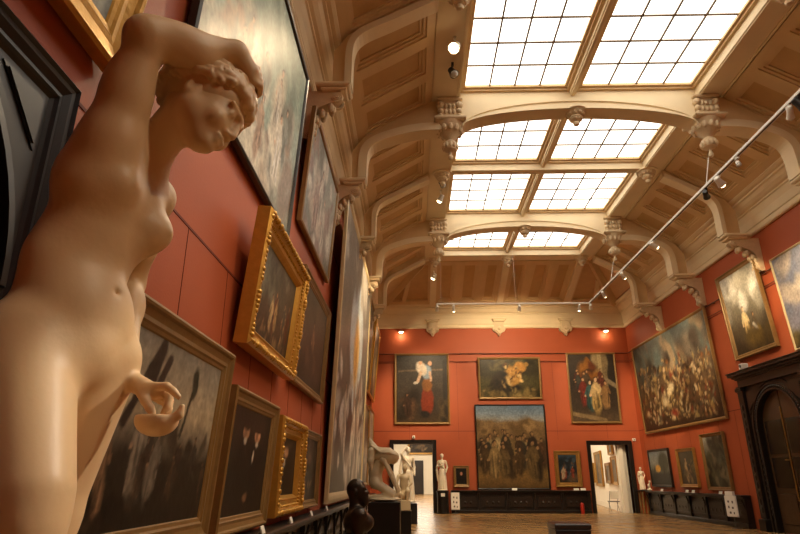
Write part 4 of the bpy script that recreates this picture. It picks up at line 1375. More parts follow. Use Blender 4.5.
# ================================================================= doorways and the rooms beyond
def door_frame(name, x0, x1, h, label, lw=0.16):
    d = MB()
    t0, t1 = YE - 0.09, YE + 0.32
    d.box(x0 - lw, x0, t0, t1, 0, h + lw); d.box(x1, x1 + lw, t0, t1, 0, h + lw); d.box(x0, x1, t0, t1, h, h + lw)
    o = struct(name, d, BLACKW); o['label'] = label
    e = MB()
    e.box(x0 - lw - 0.03, x0 - lw + 0.04, t0 - 0.03, t0, 0, h + lw + 0.03); e.box(x1 + lw - 0.04, x1 + lw + 0.03, t0 - 0.03, t0, 0, h + lw + 0.03)
    e.box(x0 - lw, x1 + lw, t0 - 0.03, t0, h + lw - 0.04, h + lw + 0.03)
    e.build('architrave', BLACKW, o)
    return o


door_frame('door_1', D1[0], D1[1], D1[2], 'black framed open doorway at the left end of the end wall')
door_frame('door_2', D2[0], D2[1], D2[2], 'black framed open doorway at the right end of the end wall')

# left annex: a long white room with a dark door at its far end
a = MB()
a.box(-4.3, -4.0, YE + 0.3, 66, 0, 6.2); a.box(4.0, 4.3, YE + 0.3, 66, 0, 6.2); a.box(-4.3, 4.3, 66, 66.3, 0, 6.2)
struct('wall_annex', a, WHITE)
struct('ceiling_annex', MB().box(-4.3, 4.3, YE + 0.3, 66.3, 6.2, 6.4), WHITE)
LIT = emit_mat('annex_fill_glow', srgb('#fff1da'), 5.6)  # glow for panels added to brighten the rooms beyond the doorways
w = struct('window_40', MB().box(-1.9, 1.9, 34, 64, 6.10, 6.2), CREAM)  # unseen glowing ceiling panel, added to light the left annex
MB().box(-1.7, 1.7, 34.5, 63.5, 6.08, 6.10).build('pane', LIT, w)
dd = MB(); dd.box(-1.15, 1.0, 65.85, 66.0, 0, 3.35)
d5 = struct('door_5', dd, BLACKW)
pn = MB()
for x0, x1 in ((-1.0, -0.15), (0.0, 0.85)):
    for z0, z1 in ((0.2, 1.2), (1.4, 3.1)):
        pn.box(x0, x1, 65.80, 65.86, z0, z1)
pn.build('door_panel', DARKW, d5)
bt = MB()
for s_ in (0,):
    bt.box(-4.0, -1.2, 65.95, 66, 0, 0.16); bt.box(1.05, 4.0, 65.95, 66, 0, 0.16)
struct('baseboard_annex', bt, WHITE)


def free_painting(x, y, z, ax, w, h, label, paint, fr='wood', fm=None, fw=0.15, res=24, seed=1):
    """a picture on a wall elsewhere: ax = angle of its outward normal in the plan"""
    root = thing('framed_painting', label, 'painting', (x, y, z))
    n = V(math.cos(ax), math.sin(ax), 0); up = V(0, 0, 1); u = np.cross(up, n)
    M = Matrix(((u[0], up[0], n[0]), (u[1], up[1], n[1]), (u[2], up[2], n[2])))
    root.rotation_euler = M.to_euler()
    p = Paint(res, max(6, int(res * h / w)), w / h, seed); paint(p)
    nv, nu = p.nv, p.nu
    cw, ch = w - 1.8 * fw, h - 1.8 * fw
    vs = np.stack([(-cw / 2 + cw * p.u), fw * .9 + ch * p.v, np.full_like(p.u, 0.02)], -1).reshape(-1, 3)
    I = np.arange(nu * nv).reshape(nv, nu)
    q = np.stack([I[:-1, :-1], I[:-1, 1:], I[1:, 1:], I[1:, :-1]], -1).reshape(-1, 4)
    me = bpy.data.meshes.new('canvas'); me.from_pydata(vs.tolist(), [], q.tolist())
    ca = me.color_attributes.new('Paint', 'FLOAT_COLOR', 'POINT')
    c4 = np.ones((nu * nv, 4), np.float32); c4[:, :3] = p.c.reshape(-1, 3); ca.data.foreach_set('color', c4.ravel())
    link('canvas', me, CANVAS, root)
    f = MB(); frame_mesh(f, w, h, fw, FR[fr]); f.box(-w / 2 + .004, w / 2 - .004, .004, h - .004, -0.03, 0.0)
    f.build('frame', fm or GOLD, root)
    return root


def p_generic(p):
    p.grad([(0, '#2a221a'), (0.5, '#463a2c'), (1, '#4d463a')]).dabs(20, 0, 1, 0, 1, .12, ['#6d5a40', '#3a3026', '#8a7452', '#2a221a']).fig(.5, .1, .7, '#7a6044', '#b8906c')
free_painting(0.95, 65.9, 3.95, -PI / 2, 3.2, 1.9, 'dark wide painting above the far door seen through the left doorway', p_generic, seed=8, fw=.2)

# right annex: white wall running obliquely away behind the right doorway
P0, P1 = V(9.9, 30.25), V(11.9, 42.2)
dw = unit(P1 - P0); nw = V(-dw[1], dw[0])
Mw = Matrix(((dw[0], nw[0], 0, P0[0]), (dw[1], nw[1], 0, P0[1]), (0, 0, 1, 0), (0, 0, 0, 1)))
a = MB()
L_ = float(np.linalg.norm(P1 - P0))
a.box(-0.2, L_, -0.2, 0, 0, 6.2, Mw)
a.box(5.0, 12.2, 42.2, 42.5, 0, 6.2)
a.box(9.80, 10.9, YE + 0.32, YE + 0.40, 0, 6.2)
a.box(5.0, 5.3, YE + 0.3, 42.5, 0, 6.2)
struct('wall_far', a, WHITE)
struct('ceiling_far', MB().box(5.0, 12.4, YE + 0.3, 42.5, 6.2, 6.4), WHITE)
w = struct('window_41', MB().box(6.0, 9.2, 31.5, 41.5, 6.10, 6.2), CREAM)  # unseen glowing ceiling panel, added to light the right annex
MB().box(6.2, 9.0, 31.7, 41.3, 6.08, 6.10).build('pane', LIT, w)
struct('baseboard_far', MB().box(-0.1, L_, 0, 0.03, 0, 0.28, Mw), WHITE)
angn = math.atan2(nw[1], nw[0])
far = [(1.05, 1.22, 1.35, 1.75, 'gold-framed picture at the right edge of the right doorway'),
       (3.40, 1.27, 1.05, 1.75, 'dark gold picture, second from the right edge of the right doorway'),
       (7.30, 1.10, 1.95, 2.9, 'tall gold-framed picture on the white wall through the right doorway'),
       (10.9, 1.28, 1.20, 2.0, 'dark picture furthest along the white wall through the right doorway'),
       (1.80, 2.66, 1.3, 1.4, 'picture hung high on the white wall through the right doorway')]
for i, (s_, z, h, w_, lab) in enumerate(far):
    q = P0 + dw * s_ + nw * 0.05
    free_painting(q[0], q[1], z, angn, w_, h, lab, p_generic, 'wood', GOLD if i != 1 else BROWNG, 0.16, 20, 40 + i)

# a folding stool with a pale sheet against the white wall
st = thing('folding_stool', 'small folding stool with a pale panel just inside the right doorway', 'stool', (9.66, 30.95, 0))
MT = mat('dull_steel', srgb('#6d6a66'), rough=0.35, metal=0.8)
GREYP = mat('grey_plastic', srgb('#4a4a4a'), rough=0.5)
MB().bevbox(-0.24, 0.24, -0.2, 0.2, 0.46, 0.50, 0.01).build('seat', GREYP, st)
for sx in (-1, 1):
    MB().tube((sx * 0.2, -0.2, 0), (sx * 0.2, 0.18, 0.47), 0.014).build('leg', MT, st)
    MB().tube((sx * 0.2, 0.2, 0), (sx * 0.2, -0.18, 0.95), 0.014).build('leg', MT, st)
MB().bevbox(-0.2, 0.2, -0.19, -0.165, 0.6, 0.95, 0.01).build('backrest', WHITE, st)

# ================================================================= the dark carved portals
def portal(name, label, hw, H, zc, ra, leaf=True):
    """arched portal in local axes: x along the wall, y out of the wall into the room, z up; origin on floor at the wall"""
    n = 26
    out = MB()
    W = hw
    # front plate with the arched opening
    arc = [(ra * math.cos(PI - PI * i / n), zc + ra * math.sin(PI * i / n)) for i in range(n + 1)]
    top = [(-W + 2 * W * i / n, H) for i in range(n + 1)]
    for (y0, y1) in ((0.0, 0.16),):
        rows = [[(p[0], y0, p[1]) for p in arc], [(p[0], y1, p[1]) for p in arc], [(p[0], y1, p[1]) for p in top], [(p[0], y0, p[1]) for p in top]]
        out.strip(rows + [rows[0]])
        for sx in (-1, 1):
            xa, xb = (ra, W) if sx > 0 else (-W, -ra)
            out.box(xa, xb, y0, y1, 0, zc)
            pts = [(sx * ra, zc), (sx * W, zc), (sx * W, H)]
            out.prism(pts, 'y', y0, y1)
    root = out.build(name, BLACKW)
    root['kind'] = 'structure'; root['label'] = label
    # archivolts
    av = MB()
    for d0, d1, y1 in ((0.0, 0.05, 0.24), (0.05, 0.17, 0.20), (0.17, 0.21, 0.25), (0.30, 0.34, 0.20)):
        def ring(d, y): return [((ra + d) * math.cos(PI - PI * i / n), y, zc + (ra + d) * math.sin(PI * i / n)) for i in range(n + 1)]
        rows = [ring(d0, 0.14), ring(d0, y1), ring(d1, y1), ring(d1, 0.14)]
        av.strip(rows + [rows[0]])
        for sx in (-1, 1):
            a_, b_ = sorted((sx * (ra + d0), sx * (ra + d1)))
            av.box(a_, b_, 0.14, y1, 0, zc)
    av.build('archivolt', DARKW, root)
    # a row of small carved buttons round the arch and down the jambs
    bd = MB()
    for i in range(0, 40):
        t = PI * (i + .5) / 40
        bd.sphere(((ra + 0.11) * math.cos(t), 0.205, zc + (ra + 0.11) * math.sin(t)), 0.045, 7, 5)
    for sx in (-1, 1):
        z = 0.5
        while z < zc:
            bd.sphere((sx * (ra + 0.11), 0.205, z), 0.045, 7, 5); z += 0.16
    bd.build('carved_beading', DARKW, root, True)['kind'] = 'stuff'
    # pilasters, spandrel panels, impost, frieze and cornice
    pl = MB()
    for sx in (-1, 1):
        a_, b_ = sorted((sx * (W - 0.30), sx * W))
        pl.bevbox(a_, b_, 0.16, 0.26, 0.35, H - 0.55, 0.03)
        pl.bevbox(a_ - 0.03, b_ + 0.03, 0.0, 0.34, 0.0, 0.35, 0.03)
        pl.bevbox(a_ - 0.03, b_ + 0.03, 0.16, 0.32, H - 0.62, H - 0.50, 0.02)
        for k in range(14):
            z = 0.6 + k * (H - 1.5) / 14
            pl.sphere(((a_ + b_) / 2, 0.26, z), 0.07, 7, 5, (1, .5, 1.5))
    pl.build('pilaster', DARKW, root)
    sp = MB()
    for sx in (-1, 1):
        xa = sx * (W - 0.38)
        pts = [(xa, zc + ra * 0.45), (xa, zc + ra + 0.12), (sx * ra * 0.42, zc + ra + 0.12)]
        for (k, y1) in ((1.0, 0.20), (0.72, 0.235), (0.45, 0.215)):
            cx_ = sum(p[0] for p in pts) / 3; cz_ = sum(p[1] for p in pts) / 3
            sp.prism([(cx_ + (p[0] - cx_) * k, cz_ + (p[1] - cz_) * k) for p in pts], 'y', 0.15, y1)
    sp.build('spandrel_panel', DARKW, root)
    ent = MB()
    ent.box(-W - 0.02, W + 0.02, 0.0, 0.28, H - 0.50, H - 0.46)
    ent.box(-W, W, 0.0, 0.20, H - 0.46, H - 0.22)
    for k, (e, z0, z1) in enumerate(((0.04, H - 0.24, H - 0.19), (0.10, H - 0.19, H - 0.13), (0.19, H - 0.13, H - 0.04), (0.22, H - 0.04, H))):
        ent.bevbox(-W - e, W + e, 0.0, 0.22 + e, z0, z1, 0.012)
    ent.build('cornice', BLACKW, root)
    return root


DOORW = mat('brown_door_panels', srgb('#4a3624'), rough=0.25, noise=(5, 0.25))
GLS = mat('dark_door_glass', srgb('#2c211a'), rough=0.08, spec=0.6)
BRASS = mat('brass', srgb('#b08d4a'), rough=0.3, metal=0.9)


def leaves(root, ra, zc):
    n = 16
    for sx in (-1, 1):
        pts = [(sx * 0.02, 0.02)] + [(sx * ra * 0.985, 0.02)] + [(sx * ra * 0.985 * math.cos(PI / 2 * i / n), zc + ra * 0.985 * math.sin(PI / 2 * i / n)) for i in range(n)] + [(sx * 0.02, zc + ra * 0.985)]
        lf = MB().prism(pts, 'y', 0.015, 0.06).build('door_leaf', DOORW, root)
        a_, b_ = sorted((sx * 0.12, sx * (ra - 0.14)))
        g = MB()
        g.box(a_, b_, 0.06, 0.075, 1.25, 2.1); g.box(a_, b_, 0.06, 0.075, 2.2, zc + 0.25)
        g.build('glass_pane', GLS, lf)
        k = MB()
        k.bevbox(a_, b_, 0.06, 0.085, 0.25, 1.1, 0.02)
        k.build('lower_panel', DOORW, lf)
    MB().tube((0.0, 0.085, 0.9), (0.0, 0.085, zc + 0.6), 0.018).build('closing_rod', BRASS, root)
    h = MB(); h.tube((0.10, 0.07, 2.02), (0.10, 0.14, 2.02), 0.02); h.tube((0.04, 0.14, 2.02), (0.16, 0.14, 2.02), 0.018)
    h.build('handle', BRASS, root)


pr_ = portal('door_3', 'tall dark carved portal with arched glazed doors on the right wall', 1.84, 4.80, 2.92, 1.10)
leaves(pr_, 1.10, 2.92)
pr_.location = (XR, 18.10, 0); pr_.rotation_euler = (0, 0, PI / 2)
def framed_arch(name, label, W, H, zc, ra):
    """plain black portal: mitred moulding all round a plate with a deep dark arch and sunk triangular spandrels"""
    n = 28
    arc = [(ra * math.cos(PI - PI * i / n), zc + ra * math.sin(PI * i / n)) for i in range(n + 1)]
    top = [(-W + 2 * W * i / n, H) for i in range(n + 1)]
    o = MB()
    rows = [[(p[0], 0.0, p[1]) for p in arc], [(p[0], 0.07, p[1]) for p in arc], [(p[0], 0.07, p[1]) for p in top], [(p[0], 0.0, p[1]) for p in top]]
    o.strip(rows + [rows[0]])
    for sx in (-1, 1):
        a_, b_ = sorted((sx * ra, sx * W))
        o.box(a_, b_, 0.0, 0.07, 0, zc)
        o.prism([(sx * ra, zc), (sx * W, zc), (sx * W, H)], 'y', 0.0, 0.07)
    root = o.build(name, EBSAT); root['kind'] = 'structure'; root['label'] = label
    f = MB()
    prof = [(0.0, 0.0), (0.0, 0.135), (0.02, 0.15), (0.035, 0.13), (0.06, 0.125), (0.10, 0.10), (0.125, 0.105), (0.14, 0.085), (0.16, 0.07)]
    rows = [[(-W + d, h, 0.0), (-W + d, h, H - d), (W - d, h, H - d), (W - d, h, 0.0)] for d, h in prof]
    f.strip(rows)
    f.build('mitred_moulding', EBSAT, root)
    sp = MB()
    for sx in (-1, 1):
        pts = [(sx * (W - 0.20), zc + ra * 0.62), (sx * (W - 0.20), H - 0.20), (sx * (W - 0.54), H - 0.20)]
        cx_ = sum(p[0] for p in pts) / 3; cz_ = sum(p[1] for p in pts) / 3
        for k, y1 in ((1.0, 0.078), (0.84, 0.088), (0.70, 0.076), (0.58, 0.082)):
            sp.prism([(cx_ + (p[0] - cx_) * k, cz_ + (p[1] - cz_) * k) for p in pts], 'y', 0.06, y1)
    sp.build('spandrel_panel', EBSAT, root)
    a = MB()
    def ring(d, y): return [((ra + d) * math.cos(PI - PI * i / n), y, zc + (ra + d) * math.sin(PI * i / n)) for i in range(n + 1)]
    rr = [ring(0.0, 0.06), ring(0.0, 0.09), ring(0.05, 0.085), ring(0.055, 0.06)]
    a.strip(rr + [rr[0]])
    a.build('archivolt', EBSAT, root)
    MB().box(-ra, ra, 0.002, 0.012, 0, zc + ra).build('door_leaf', PLB, root)
    return root


EBSAT = mat('satin_black_wood', srgb('#1f1e1f'), rough=0.36, noise=(7, 0.2))
PLB = mat('black_plinth_paint', srgb('#14110f'), rough=0.35, noise=(4, 0.2))
pl_ = framed_arch('door_4', 'black carved portal with a dark arched opening behind the nude statue', 1.42, 3.64, 2.38, 1.20)
pl_.location = (XL, 1.45, 0); pl_.rotation_euler = (0, 0, -PI / 2)


# ================================================================= dado benches along the walls
def wainscot(label, L, loc, rz, h=1.0, brackets=True):
    """dark carved bench-height wainscot; x along the wall, y out from it"""
    t = thing('wainscot_bench', label, 'wainscot', loc, rot=(0, 0, rz))
    b = MB().box(0, L, 0.0, 0.14, 0.12, h - 0.06)
    b.build('backboard', BLACKW, t)
    tp = MB().bevbox(-0.02, L + 0.02, 0.0, 0.32, h - 0.06, h, 0.015)
    tp.bevbox(0, L, 0.0, 0.26, h - 0.11, h - 0.06, 0.01)
    tp.build('top', BLACKW, t)
    MB().bevbox(0, L, 0.0, 0.24, 0.0, 0.14, 0.02).build('plinth', BLACKW, t)
    n = max(2, round(L / 1.36)); w = L / n
    for i in range(n):
        x0, x1 = i * w + 0.12, (i + 1) * w - 0.12
        p = MB()
        for d, y in ((0.0, 0.165), (0.06, 0.185), (0.12, 0.16)):
            p.bevbox(x0 + d, x1 - d, 0.13, y, 0.24 + d, h - 0.22 - d, 0.008)
        for k in range(3):       # carved diamond and rosettes
            xx = x0 + (x1 - x0) * (k + 1) / 4
            p.sphere((xx, 0.175, h * 0.46), 0.07, 8, 6, (1, .4, 1))
        p.bevbox(x0, x1, 0.13, 0.19, h * 0.46 - 0.18, h * 0.46 - 0.155, .005)
        p.build('carved_panel', DARKW, t)
    for i in range(n + 1):
        x = min(max(i * w, 0.06), L - 0.06)
        q = MB().bevbox(x - 0.06, x + 0.06, 0.13, 0.22, 0.14, h - 0.11, 0.012)
        if brackets:
            q.tube((x, 0.20, h - 0.42), (x, 0.29, h - 0.12), 0.028, n=8)
        q.build('post', BLACKW, t)
    return t


wainscot('long black carved wainscot bench under the great middle canvas', 6.48, (1.74, YE - 0.03, 0), 0)
bpy.data.objects['wainscot_bench'].rotation_euler = (0, 0, 0)
bpy.data.objects['wainscot_bench'].scale = (1, -1, 1)
wr = wainscot('black carved wainscot bench below the three low pictures, right wall', 8.4, (XR - 0.03, 20.75, 0), PI / 2)
wl = wainscot('dark wainscot bench running along the foot of the left wall', 22.0, (XL + 0.03, 28.6, 0), -PI / 2, 0.90)

# caption cards leaning on the bench tops
CARD = mat('white_card', srgb('#efe9dc'), rough=0.6)


def card(x, y, z, rz, label, w=0.17, h=0.10):
    t = thing('caption_card', label, 'caption card', (x, y, z), 'white caption cards on the benches', (0, 0, rz))
    MB().box(-w / 2, w / 2, -0.006, 0.006, 0, h, Matrix.Rotation(math.radians(-20), 4, 'X')).build('card_face', CARD, t)
    MB().prism([(0, 0.0), (0.07, 0.0), (0.02, h * 0.7)], 'x', -0.01, 0.01).build('card_stay', CARD, t)
    return t


for x, lab in ((4.72, 'below the great crowd canvas'), (7.60, 'below the blue-dark battle, left one'), (7.92, 'below the blue-dark battle, right one')):
    card(x, YE - 0.2, 1.0, 0, 'white caption card on the end bench ' + lab, 0.24)
for y, lab in ((27.6, 'below the dusk landscape'), (25.1, 'left of two below the golden-brown figures'), (24.55, 'right of two below the golden-brown figures'), (22.4, 'below the woodland landscape'), (21.6, 'nearest the tall portal')):
    card(XR - 0.2, y, 1.0, -PI / 2, 'white caption card on the right bench ' + lab, 0.24)
for y, lab in ((7.5, 'below the dark double portrait'), (9.2, 'below the broad gold frame'), (11.0, 'below the very dark painting'), (12.9, 'beside the wall-high canvas')):
    card(XL + 0.31, y, 0.9, PI / 2, 'white caption card on the left bench ' + lab, 0.15, 0.09)

# ================================================================= information sheets in stands
INK = mat('printed_ink', srgb('#5a4a44'), rough=0.6)
CLEAR = mat('clear_acrylic', srgb('#d9d9d4'), rough=0.1)


def sheet_stand(label, loc, rz, w, h, z0):
    t = thing('information_sheet', label, 'information sheet', loc, rot=(0, 0, rz))
    sh_ = MB().bevbox(-w / 2, w / 2, 0.0, 0.03, z0, z0 + h, 0.005).build('sheet', CARD, t)
    for k, (px, pz, pw, ph) in enumerate(((-0.18, 0.72, .14, .10), (0.2, 0.70, .12, .12), (-0.2, 0.45, .12, .12), (0.16, 0.42, .16, .10), (-0.12, 0.18, .16, .10), (0.22, 0.16, .1, .1))):
        MB().box((px - pw / 2) * w, (px + pw / 2) * w, -0.004, 0.001, z0 + (pz - ph / 2) * h, z0 + (pz + ph / 2) * h).build('printed_picture', INK, sh_)
    MB().box(-w / 2 - 0.01, w / 2 + 0.01, 0.03, 0.05, z0 - 0.02, z0 + h + 0.01).build('holder', CLEAR, t)
    MB().tube((0, 0.06, 0.0), (0, 0.06, z0 + 0.1), 0.02).build('stem', MT, t)
    MB().lathe([(0.15, 0), (0.15, 0.012), (0.03, 0.03)], 16, Matrix.Translation((0, 0.08, 0))).build('foot', MT, t)
    return t


sheet_stand('white picture sheet in a stand beside the black round pedestal', (1.90, YE - 0.56, 0), 0, 0.38, 0.72, 0.18)
i2 = sheet_stand('white printed sheet in a clear holder before the right bench', (XR - 0.62, 20.95, 0), -PI / 2 + 0.35, 0.42, 0.62, 0.36)
MB().bevbox(-0.16, 0.14, 0.0, 0.10, 0.99, 1.12, 0.008).build('leaflet_box', CARD, i2)

# ================================================================= black plinths and sculptures
PLB = mat('black_plinth_paint', srgb('#14110f'), rough=0.35, noise=(4, 0.2))
STONE = mat('white_marble', srgb('#e8dcc4'), rough=0.4, noise=(6, 0.05), bump=(50, 0.001), sss=0.08)
BEIGE = mat('buff_marble', srgb('#d6c19a'), rough=0.45, noise=(6, 0.08), bump=(50, 0.001))
BRONZE = mat('dark_bronze', srgb('#3a3028'), rough=0.36, metal=0.7, noise=(9, 0.3))


def plinth(label, x, y, w, d, h, cap=True, m=PLB, name='plinth'):
    t = thing(name, label, 'plinth', (x, y, 0))
    MB().bevbox(-w / 2, w / 2, -d / 2, d / 2, 0.0, h - 0.03, 0.008).build('body', m, t)
    MB().bevbox(-w / 2 - 0.008, w / 2 + 0.008, -d / 2 - 0.008, d / 2 + 0.008, h - 0.03, h, 0.008).build('top', m, t)
    return t


def kneeler():
    x, y, z = -0.74, 16.1, 0.96
    plinth('broad black plinth under the kneeling marble figure', x, y, 0.78, 1.30, 0.96)
    t = thing('marble_statue', 'buff marble figure kneeling and bending forward under blown drapery, broad black plinth', 'statue', (x, y, z))
    S = Sculpt((-0.72, -0.62, -0.02), (0.72, 0.62, 1.62), 0.016)
    S.ell((0, 0, 0.06), (0.40, 0.54, 0.055), None, 0.03)
    # lower legs and thighs: kneeling, facing +x
    S.chain([(-0.40, -0.14, 0.12), (0.02, -0.16, 0.12), (0.20, -0.18, 0.16)], [0.05, 0.075, 0.08], 0.04)
    S.chain([(-0.36, 0.14, 0.12), (0.06, 0.16, 0.12), (0.26, 0.16, 0.16)], [0.05, 0.075, 0.08], 0.04)
    S.cap((0.20, -0.18, 0.17), (-0.22, -0.11, 0.42), 0.085, 0.115, 0.05)
    S.cap((0.24, 0.16, 0.17), (-0.20, 0.11, 0.42), 0.085, 0.115, 0.05)
    S.ell((-0.24, 0, 0.45), (0.16, 0.19, 0.16), None, 0.06)
    # arched back, shoulders, bowed head
    S.chain([(-0.24, 0, 0.50), (-0.26, 0, 0.72), (-0.12, 0, 0.96)], [0.17, 0.16, 0.17], 0.07)
    S.cap((-0.06, -0.20, 1.00), (-0.06, 0.20, 1.00), 0.075, 0.075, 0.06)
    S.cap((-0.02, 0, 1.02), (0.12, 0, 1.04), 0.065, 0.06, 0.04)
    S.ell((0.20, 0, 1.02), (0.12, 0.095, 0.125), None, 0.03)
    S.ell((0.30, 0, 0.98), (0.03, 0.02, 0.03), None, 0.02)
    # straight arms reaching down
    S.chain([(-0.02, -0.25, 0.98), (0.14, -0.25, 0.66), (0.30, -0.17, 0.30)], [0.062, 0.05, 0.04], 0.03)
    S.chain([(-0.02, 0.25, 0.98), (0.16, 0.24, 0.68), (0.33, 0.15, 0.32)], [0.062, 0.05, 0.04], 0.03)
    S.ell((0.31, -0.16, 0.25), (0.035, 0.035, 0.07), None, 0.02); S.ell((0.34, 0.14, 0.26), (0.035, 0.035, 0.07), None, 0.02)
    S.clip(0.004).build('body', BEIGE, t, 1)
    D = Sculpt((-0.72, -0.62, 0.60), (0.72, 0.62, 1.75), 0.018)
    # wind-blown cloth rising behind and hanging over the head
    D.ell((0.02, 0.0, 1.10), (0.27, 0.27, 0.21), None, 0.05)
    D.ell((0.22, 0.0, 1.08), (0.14, 0.17, 0.13), None, 0.06)
    D.chain([(-0.42, 0.05, 1.54), (-0.34, 0.02, 1.34), (-0.20, 0, 1.12)], [0.03, 0.09, 0.16], 0.08)
    D.chain([(-0.36, -0.12, 1.22), (-0.38, -0.14, 0.98), (-0.34, -0.12, 0.74)], [0.09, 0.08, 0.04], 0.05)
    for k in range(7):
        yk_ = -0.27 + k * 0.09
        D.chain([(-0.36, yk_ * .4, 1.36), (-0.12, yk_, 1.29 - abs(yk_) * .4), (0.12, yk_, 1.28 - abs(yk_) * .4), (0.30, yk_ * .8, 1.12)], [0.022, 0.034, 0.034, 0.018], 0.012)
    D.build('drapery', BEIGE, t, 1)


kneeler()


def standing(name, label, loc, m, hgt, seed=1, contra=1, arm_up=False, robe=True, rz=0.0, base=0.04, h=0.02):
    """standing draped figure, facing -y; local metres for a 1.75 m person scaled to hgt"""
    t = thing(name, label, 'statue', loc, rot=(0, 0, rz))
    k = hgt / 1.80
    S = Sculpt((-0.50, -0.40, -0.02), (0.50, 0.40, 2.05), h)
    S.ell((0, 0, base + 0.003), (0.27, 0.25, base), None, 0.01)
    for sx in (-1, 1):
        fx = sx * 0.10
        fwd = -0.05 if sx == contra else 0.03
        S.cap((fx, 0.06 + fwd, 0.07), (fx + sx * 0.02, -0.12 + fwd, 0.055), 0.045, 0.032, 0.02)
        S.chain([(fx, 0.05 + fwd, 0.09), (fx, fwd * 1.6, 0.50), (sx * 0.09, 0.0, 0.90)], [0.047, 0.066, 0.092], 0.04)
    S.ell((contra * 0.015, 0.01, 0.95), (0.165, 0.125, 0.14), None, 0.06)
    S.chain([(0, 0, 1.0), (-contra * 0.01, 0.0, 1.16), (0, 0, 1.34)], [0.13, 0.115, 0.135], 0.06)
    S.cap((-0.155, 0, 1.43), (0.155, 0, 1.43), 0.062, 0.062, 0.05)
    S.cap((0, 0.005, 1.45), (0, -0.015, 1.58), 0.052, 0.048, 0.03)
    S.ell((0, -0.02, 1.68), (0.078, 0.095, 0.115), None, 0.02)
    S.ell((0, -0.115, 1.665), (0.014, 0.018, 0.024), None, 0.01)
    S.ell((0, -0.085, 1.605), (0.035, 0.025, 0.022), None, 0.02)
    for sx in (-1, 1):
        S.ell((sx * 0.03, -0.105, 1.69), (0.016, 0.012, 0.010), None, 0.008, 's')
        S.ell((sx * 0.08, 0.0, 1.67), (0.012, 0.018, 0.028), None, 0.006)
    sh = [(-0.19, 0, 1.42), (0.19, 0, 1.42)]
    if arm_up:
        S.chain([sh[0], (-0.30, -0.08, 1.56), (-0.14, -0.10, 1.76)], [0.052, 0.044, 0.032], 0.03)
        S.ell((-0.10, -0.10, 1.79), (0.045, 0.03, 0.03), None, 0.02)
    else:
        S.chain([sh[0], (-0.26, 0.02, 1.16), (-0.06, -0.16, 1.22)], [0.052, 0.044, 0.032], 0.03)
        S.ell((0.0, -0.17, 1.24), (0.05, 0.03, 0.035), None, 0.02)
    S.chain([sh[1], (0.26, 0.03, 1.14), (0.20, -0.10, 0.94)], [0.052, 0.044, 0.032], 0.03)
    S.ell((0.19, -0.12, 0.89), (0.03, 0.035, 0.05), None, 0.02)
    S.clip(0.004).build('body', m, t, 1)
    if robe:
        D = Sculpt((-0.50, -0.42, -0.02), (0.50, 0.42, 1.75), h)
        r_ = random.Random(seed)
        D.chain([(0, 0.02, 0.10), (0, 0.02, 0.55), (0, 0.01, 0.96)], [0.20, 0.185, 0.165], 0.06)
        for q in range(15):
            a_ = 2 * PI * q / 15 + r_.uniform(-.1, .1)
            D.chain([(0.22 * math.cos(a_), 0.20 * math.sin(a_), 0.04), (0.20 * math.cos(a_ + .1), 0.18 * math.sin(a_ + .1), 0.5), (0.165 * math.cos(a_ + .25), 0.13 * math.sin(a_ + .25), 1.02)], [0.030, 0.024, 0.014], 0.02)
        D.chain([(0.18, -0.05, 1.02), (0.02, -0.15, 1.16), (-0.17, -0.02, 1.44), (-0.10, 0.11, 1.2), (0.14, 0.12, 1.0)], [0.04, 0.035, 0.04, 0.05, 0.05], 0.03)
        D.chain([(-0.22, 0.05, 1.40), (-0.27, 0.06, 1.0), (-0.24, 0.04, 0.5)], [0.035, 0.05, 0.03], 0.03)
        D.clip(0.012).build('drapery', m, t, 1)
    Hh = Sculpt((-0.16, -0.18, 1.55), (0.16, 0.20, 1.86), h * 0.7)
    Hh.ell((0, 0.012, 1.715), (0.09, 0.10, 0.10), None, 0.01)
    Hh.ell((0, -0.10, 1.655), (0.075, 0.065, 0.085), None, 0.01, 's')
    Hh.ell((0, 0.115, 1.69), (0.045, 0.045, 0.045), None, 0.02)
    for q in range(9):
        a_ = -1.3 + 2.6 * q / 8
        Hh.ell((0.085 * math.sin(a_), -0.055 * math.cos(a_), 1.765 - 0.02 * abs(a_)), (0.022, 0.022, 0.022), None, 0.006)
    Hh.build('hair', m, t, 1)
    t.scale = (k, k, k)
    return t


plinth('narrow black plinth under the pale draped group, nearer the left doorway', -0.20, 22.95, 0.62, 0.62, 0.68)
standing('marble_statue', 'pale marble draped figure with raised arm on the narrow black plinth', (-0.22, 22.95, 0.68), STONE, 1.95, 5, 1, True, True, 0.5, 0.05, 0.022)
plinth('low black plinth with the small cream sculpture, behind the kneeling figure', -0.30, 18.9, 0.42, 0.50, 0.62)
# small seated draped figure on a cream block
sb = thing('marble_statue', 'small cream marble crouching figure on a block, low black plinth behind the kneeler', 'statue', (-0.31, 18.9, 0.62))
MB().bevbox(-0.20, 0.20, -0.24, 0.24, 0.0, 0.30, 0.02).build('block', BEIGE, sb)
S = Sculpt((-0.35, -0.35, 0.25), (0.35, 0.35, 1.5), 0.018)
S.ell((0, 0.05, 0.40), (0.18, 0.20, 0.14), None, 0.05)
S.chain([(0, 0.05, 0.45), (0, 0.02, 0.70), (0.02, -0.02, 0.90)], [0.13, 0.115, 0.12], 0.06)
S.cap((-0.15, -0.02, 0.96), (0.17, -0.02, 0.96), 0.055, 0.055, 0.05)
S.cap((0.02, -0.02, 0.98), (0.03, -0.05, 1.10), 0.05, 0.045, 0.03)
S.ell((0.03, -0.06, 1.19), (0.075, 0.09, 0.11), None, 0.02)
S.chain([(0.17, -0.02, 0.95), (0.22, -0.14, 0.76), (0.10, -0.22, 0.62)], [0.05, 0.042, 0.032], 0.03)
